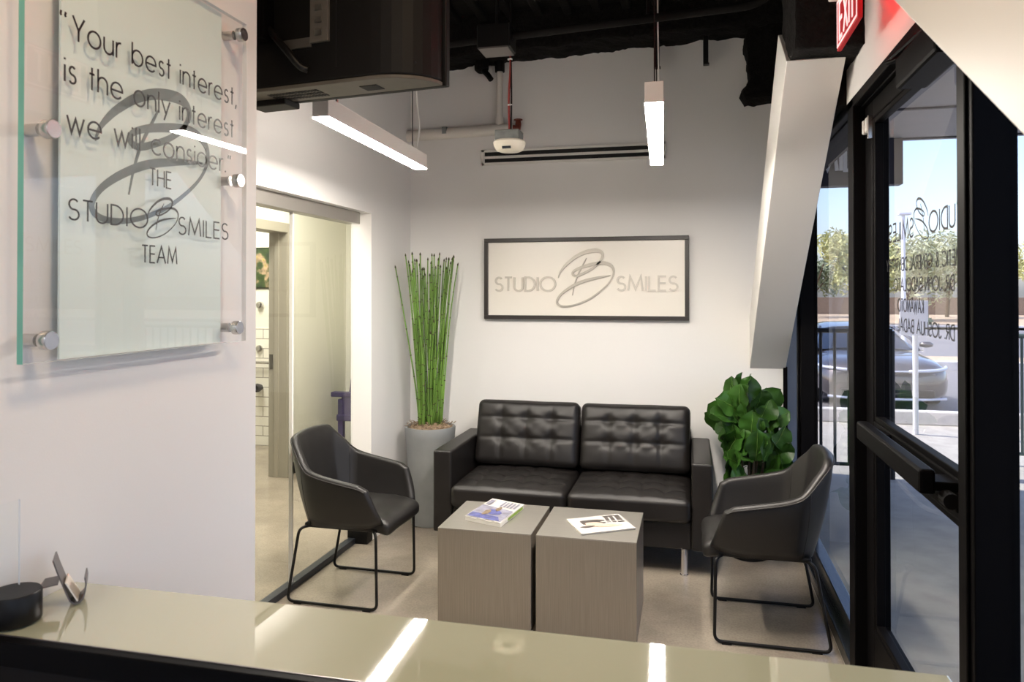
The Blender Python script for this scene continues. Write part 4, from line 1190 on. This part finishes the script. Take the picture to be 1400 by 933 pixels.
# parked car, nose towards the building
def car():
    cx, cy, g = 2.92, 12.55, -0.24
    r = thing('parked_car', 'silver grey sedan parked nose-in beyond the kerb block', 'car', (cx, cy+2.3, g))
    st = [(0.00,.72,.28,.58),(0.05,.82,.18,.67),(0.18,.91,.15,.74),(0.45,.955,.14,.79),(0.9,.97,.14,.825),(1.4,.97,.15,.85),(1.7,.97,.16,.86),
          (2.6,.97,.16,.87),(3.6,.97,.16,.88),(4.4,.95,.18,.90),(4.75,.88,.25,.88),(4.9,.75,.4,.80)]
    rings = []
    for (y, hw, z0, z1) in st:
        ring = []
        n = 28; zc = (z0+z1)/2; hz = (z1-z0)/2
        for k in range(n):
            a = 2*pi*k/n; c_, s_ = cos(a), sin(a)
            ex_ = 0.42
            ring.append((cx + hw*math.copysign(abs(c_)**ex_, c_)*(1 - 0.06*max(0, s_)), cy + y - 0.10*(1-abs(c_))*(1 if y < .3 else 0), g + zc + hz*math.copysign(abs(s_)**(ex_*1.2), s_)))
        rings.append(ring)
    MB().ring_strip(rings, True, True).build('body', M['car'], r, smooth='auto')
    gh = [(1.30,.80,.84,.86),(1.65,.76,.84,1.02),(2.1,.70,.84,1.18),(2.6,.66,.84,1.24),(3.2,.66,.84,1.23),(3.9,.68,.84,1.10),(4.5,.74,.84,.92)]
    def ghr(k0, f):
        out = []
        for (y, hw, z0, z1) in k0:
            out.append([(cx-hw-.1*f, cy+y, g+z0),(cx-hw*.97, cy+y, g+z0+(z1-z0)*.55),(cx-hw*.84, cy+y, g+z1-.02),(cx-hw*.6, cy+y, g+z1+.005),(cx, cy+y, g+z1+.02),
                        (cx+hw*.6, cy+y, g+z1+.005),(cx+hw*.84, cy+y, g+z1-.02),(cx+hw*.97, cy+y, g+z0+(z1-z0)*.55),(cx+hw+.1*f, cy+y, g+z0)])
        return out
    MB().ring_strip(ghr(gh, 1), True, True).build('glasshouse', M['car_glass'], r, smooth='auto')
    rf = []
    for (y, hw, z0, z1) in gh[2:6]:
        rf.append([(cx-hw*.86, cy+y, g+z1-.02),(cx-hw*.6, cy+y, g+z1+.018),(cx, cy+y, g+z1+.034),(cx+hw*.6, cy+y, g+z1+.018),(cx+hw*.86, cy+y, g+z1-.02),(cx, cy+y, g+z1-.01)])
    MB().ring_strip(rf, True, True).build('roof', M['car'], r, smooth='auto')
    for s_ in (-1, 1):
        MB().tube([(cx+s_*.80, cy+1.32, g+.85),(cx+s_*.78, cy+1.66, g+1.02),(cx+s_*.62, cy+2.1, g+1.19)], 0.03, 8).build('pillar', M['car'], r)
        lp = MB().tube(crom([(cx+s_*.30, cy-.10, g+.615),(cx+s_*.62, cy-.03, g+.625),(cx+s_*.86, cy+.16, g+.64),(cx+s_*.93, cy+.36, g+.655)],5), 0.026, 8)
        lp.build('headlight', M['car_light'], r, smooth=True)
        mr = MB().lathe([(0.02,0),(0.07,.02),(0.075,.07),(0.04,.10)], 0, 0, 12)
        xf(mr, Matrix.Translation((cx+s_*1.01, cy+1.62, g+.87)) @ Matrix.Diagonal((1.5,0.9,1,1)))
        mr.build('mirror', M['car'], r, smooth=True)
        for yy in (0.95, 3.95):
            wh = MB().tube([(cx+s_*.80, cy+yy, g+.33),(cx+s_*.985, cy+yy, g+.33)], 0.33, 28).build('wheel', M['tyre'], r, bevel=0.03)
            MB().tube([(cx+s_*.98, cy+yy, g+.33),(cx+s_*.995, cy+yy, g+.33)], 0.22, 24).build('rim', M['steel'], wh)
    MB().tube(crom([(cx-.30, cy-.10, g+.615),(cx, cy-.115, g+.613),(cx+.30, cy-.10, g+.615)],4), 0.012, 8).build('light_bar', M['car_light'], r)
    MB().box(cx-.66, cx+.66, cy-.085, cy+.1, g+.22, g+.33).build('lower_grille', M['car_trim'], r, bevel=0.02)
    MB().tube(crom([(cx-.84, cy+.02, g+.20),(cx-.4, cy-.09, g+.19),(cx+.4, cy-.09, g+.19),(cx+.84, cy+.02, g+.20)],5), 0.02, 8).build('front_lip', M['car_light'], r)
    return r
car()

def tree(name, label, x, y, h, rad, m, n, seed, group):
    r = thing(name, label, 'tree', (x, y, -0.1), group)
    random.seed(seed)
    tk = MB(); tk.tube(crom([(x,y,-0.15),(x+.1,y,h*.25),(x-.05,y,h*.45)],4), 0.13, 8)
    for k in range(6):
        a = 2*pi*k/6 + seed
        tk.tube(crom([(x,y,h*.25),(x+cos(a)*rad*.4,y+sin(a)*rad*.4,h*.5),(x+cos(a)*rad*.7,y+sin(a)*rad*.7,h*.75)],4), 0.05, 6)
    tk.build('trunk', M['bark'], r, smooth=True)
    f = MB()
    cl = [(random.uniform(-.75,.75)*rad, random.uniform(-.75,.75)*rad, h*random.uniform(.38,.85), rad*random.uniform(.28,.48)) for _ in range(16)]
    for k in range(n):
        c = random.choice(cl)
        d = Vector((random.gauss(0,1), random.gauss(0,1), random.gauss(0,.8))).normalized() * c[3] * random.uniform(.55,1.0)
        p = Vector((x+c[0], y+c[1], c[2])) + d
        s_ = random.uniform(.07,.17)
        u = Vector((random.uniform(-1,1), random.uniform(-1,1), random.uniform(-1,1))).normalized()
        v = u.cross(Vector((random.uniform(-1,1), random.uniform(-1,1), random.uniform(-1,1)))).normalized()
        q = [f.addv(p + u*s_ - v*s_*.45), f.addv(p + u*s_*1.1 + v*s_*.2), f.addv(p - u*s_ + v*s_*.45), f.addv(p - u*s_*1.1 - v*s_*.2)]
        f.face(q)
    f.build('foliage', m, r, recalc=False)
TG = 'trees across the street'
tree('yellow_green_tree', 'yellow-green tree seen through the sidelight by the mullion', 8.9, 42.5, 5.2, 2.3, M['tree2'], 2600, 1, TG)
tree('dark_tree', 'dark green tree seen through the sidelight, at its left edge', 7.8, 54.0, 4.6, 2.3, M['tree3'], 2200, 2, TG)
tree('olive_tree', 'broad olive tree behind the street lamp', 12.8, 49.5, 4.8, 2.9, M['tree'], 3000, 3, TG)
tree('pale_tree', 'loose olive tree seen at the right edge of the door glass', 16.8, 56.0, 6.0, 2.6, M['tree'], 2800, 4, TG)
tree('yellow_tree', 'yellow-green tree seen past the door frame at the picture edge', 21.5, 52.0, 5.6, 2.0, M['tree2'], 2600, 5, TG)
random.seed(33)
for (x, y, lb) in ((14.6, 41.5, 'round green shrub by the far kerb right of the street lamp'), (11.0, 41.2, 'round green shrub by the far kerb seen left of the door'), (18.6, 43.0, 'round green shrub by the far kerb beyond the green railing')):
    f = MB()
    for k in range(500):
        d = Vector((random.gauss(0,1), random.gauss(0,1), abs(random.gauss(0,.8)))).normalized()*random.uniform(.5,.75)
        p = Vector((x,y,-.1)) + d; s_ = .09
        u = Vector((random.uniform(-1,1), random.uniform(-1,1), random.uniform(-1,1))).normalized(); v = u.orthogonal().normalized()
        f.face([f.addv(p+u*s_), f.addv(p+v*s_*.5), f.addv(p-u*s_), f.addv(p-v*s_*.5)])
    tag(f.build('shrub', M['tree3'], recalc=False), lb, 'shrub', 'shrubs along the far kerb')

# ------------------------------------------------------------------ light
W = bpy.data.worlds.new('sky'); SC.world = W; W.use_nodes = True
N, L = W.node_tree.nodes, W.node_tree.links
sky = N.new('ShaderNodeTexSky'); sky.sky_type = 'NISHITA'; sky.sun_disc = False
sky.sun_elevation = radians(48); sky.sun_rotation = radians(250); sky.air_density = 1.0; sky.dust_density = 2.0; sky.ozone_density = 4.0
bg = N['Background']; bg.inputs['Strength'].default_value = 0.23
tint = N.new('ShaderNodeMixRGB'); tint.blend_type = 'MULTIPLY'; tint.inputs['Fac'].default_value = 1.0
tint.inputs[2].default_value = (1.08, 0.95, 1.0, 1)
L.new(sky.outputs[0], tint.inputs[1]); L.new(tint.outputs[0], bg.inputs['Color'])

def sun(d, e, ang=0.6, col=(1, .95, .88)):
    l = bpy.data.lights.new('sun', 'SUN'); l.energy = e; l.angle = radians(ang); l.color = col
    o = bpy.data.objects.new('sun', l); COL.objects.link(o)
    o.rotation_euler = Vector(d).to_track_quat('Z', 'Y').to_euler()
sun((-0.55, 0.10, 0.80), 3.0)
def area(name, loc, sx, sy, power, col, rot=(0, 0, 0)):
    l = bpy.data.lights.new(name, 'AREA'); l.shape = 'RECTANGLE'; l.size = sx; l.size_y = sy; l.energy = power; l.color = col
    o = bpy.data.objects.new(name, l); COL.objects.link(o); o.location = loc; o.rotation_euler = rot
    return o
WARM = (1.0, .95, .85)
area('reception_ceiling_lamp', (-0.15, 0.75, 3.1), 0.3, 0.3, 8.5, (1.0, .72, .44))
area('added_cool_fill', (-0.2, -1.8, 3.1), 0.6, 0.6, 14, (.86, .93, 1.0))  # added cool fill behind the camera, brightens the sign wall; no real fixture
area('hall_ceiling_lamp', (-2.75, 4.6, 2.70), 0.5, 2.2, 34, WARM)
area('washroom_ceiling_lamp', (-4.4, 5.9, 2.70), 0.8, 0.8, 34, WARM)

# ------------------------------------------------------------------ camera
cam = bpy.data.cameras.new('camera'); co = bpy.data.objects.new('camera', cam); COL.objects.link(co)
FPX = 1022.0
PITCH = 0.5
cam.sensor_width = 36.0; cam.sensor_fit = 'HORIZONTAL'
cam.lens = FPX / 1400.0 * 36.0
co.location = (0, 0, 1.58)
co.rotation_euler = (radians(90 + PITCH), 0, radians(13.48))
cam.shift_y = -(66.5 + FPX * math.tan(radians(PITCH))) / 1400.0
cam.clip_start = 0.05; cam.clip_end = 500
cam.dof.use_dof = True; cam.dof.focus_distance = 4.0; cam.dof.aperture_fstop = 9.0
SC.camera = co
SC.view_settings.view_transform = 'Standard'
SC.view_settings.look = 'None'
SC.view_settings.gamma = 1.0
SC.view_settings.use_curve_mapping = False
SC.view_settings.exposure = 1.0
SC.cycles.use_denoising = True
SC.cycles.max_bounces = 10
SC.cycles.transparent_max_bounces = 24
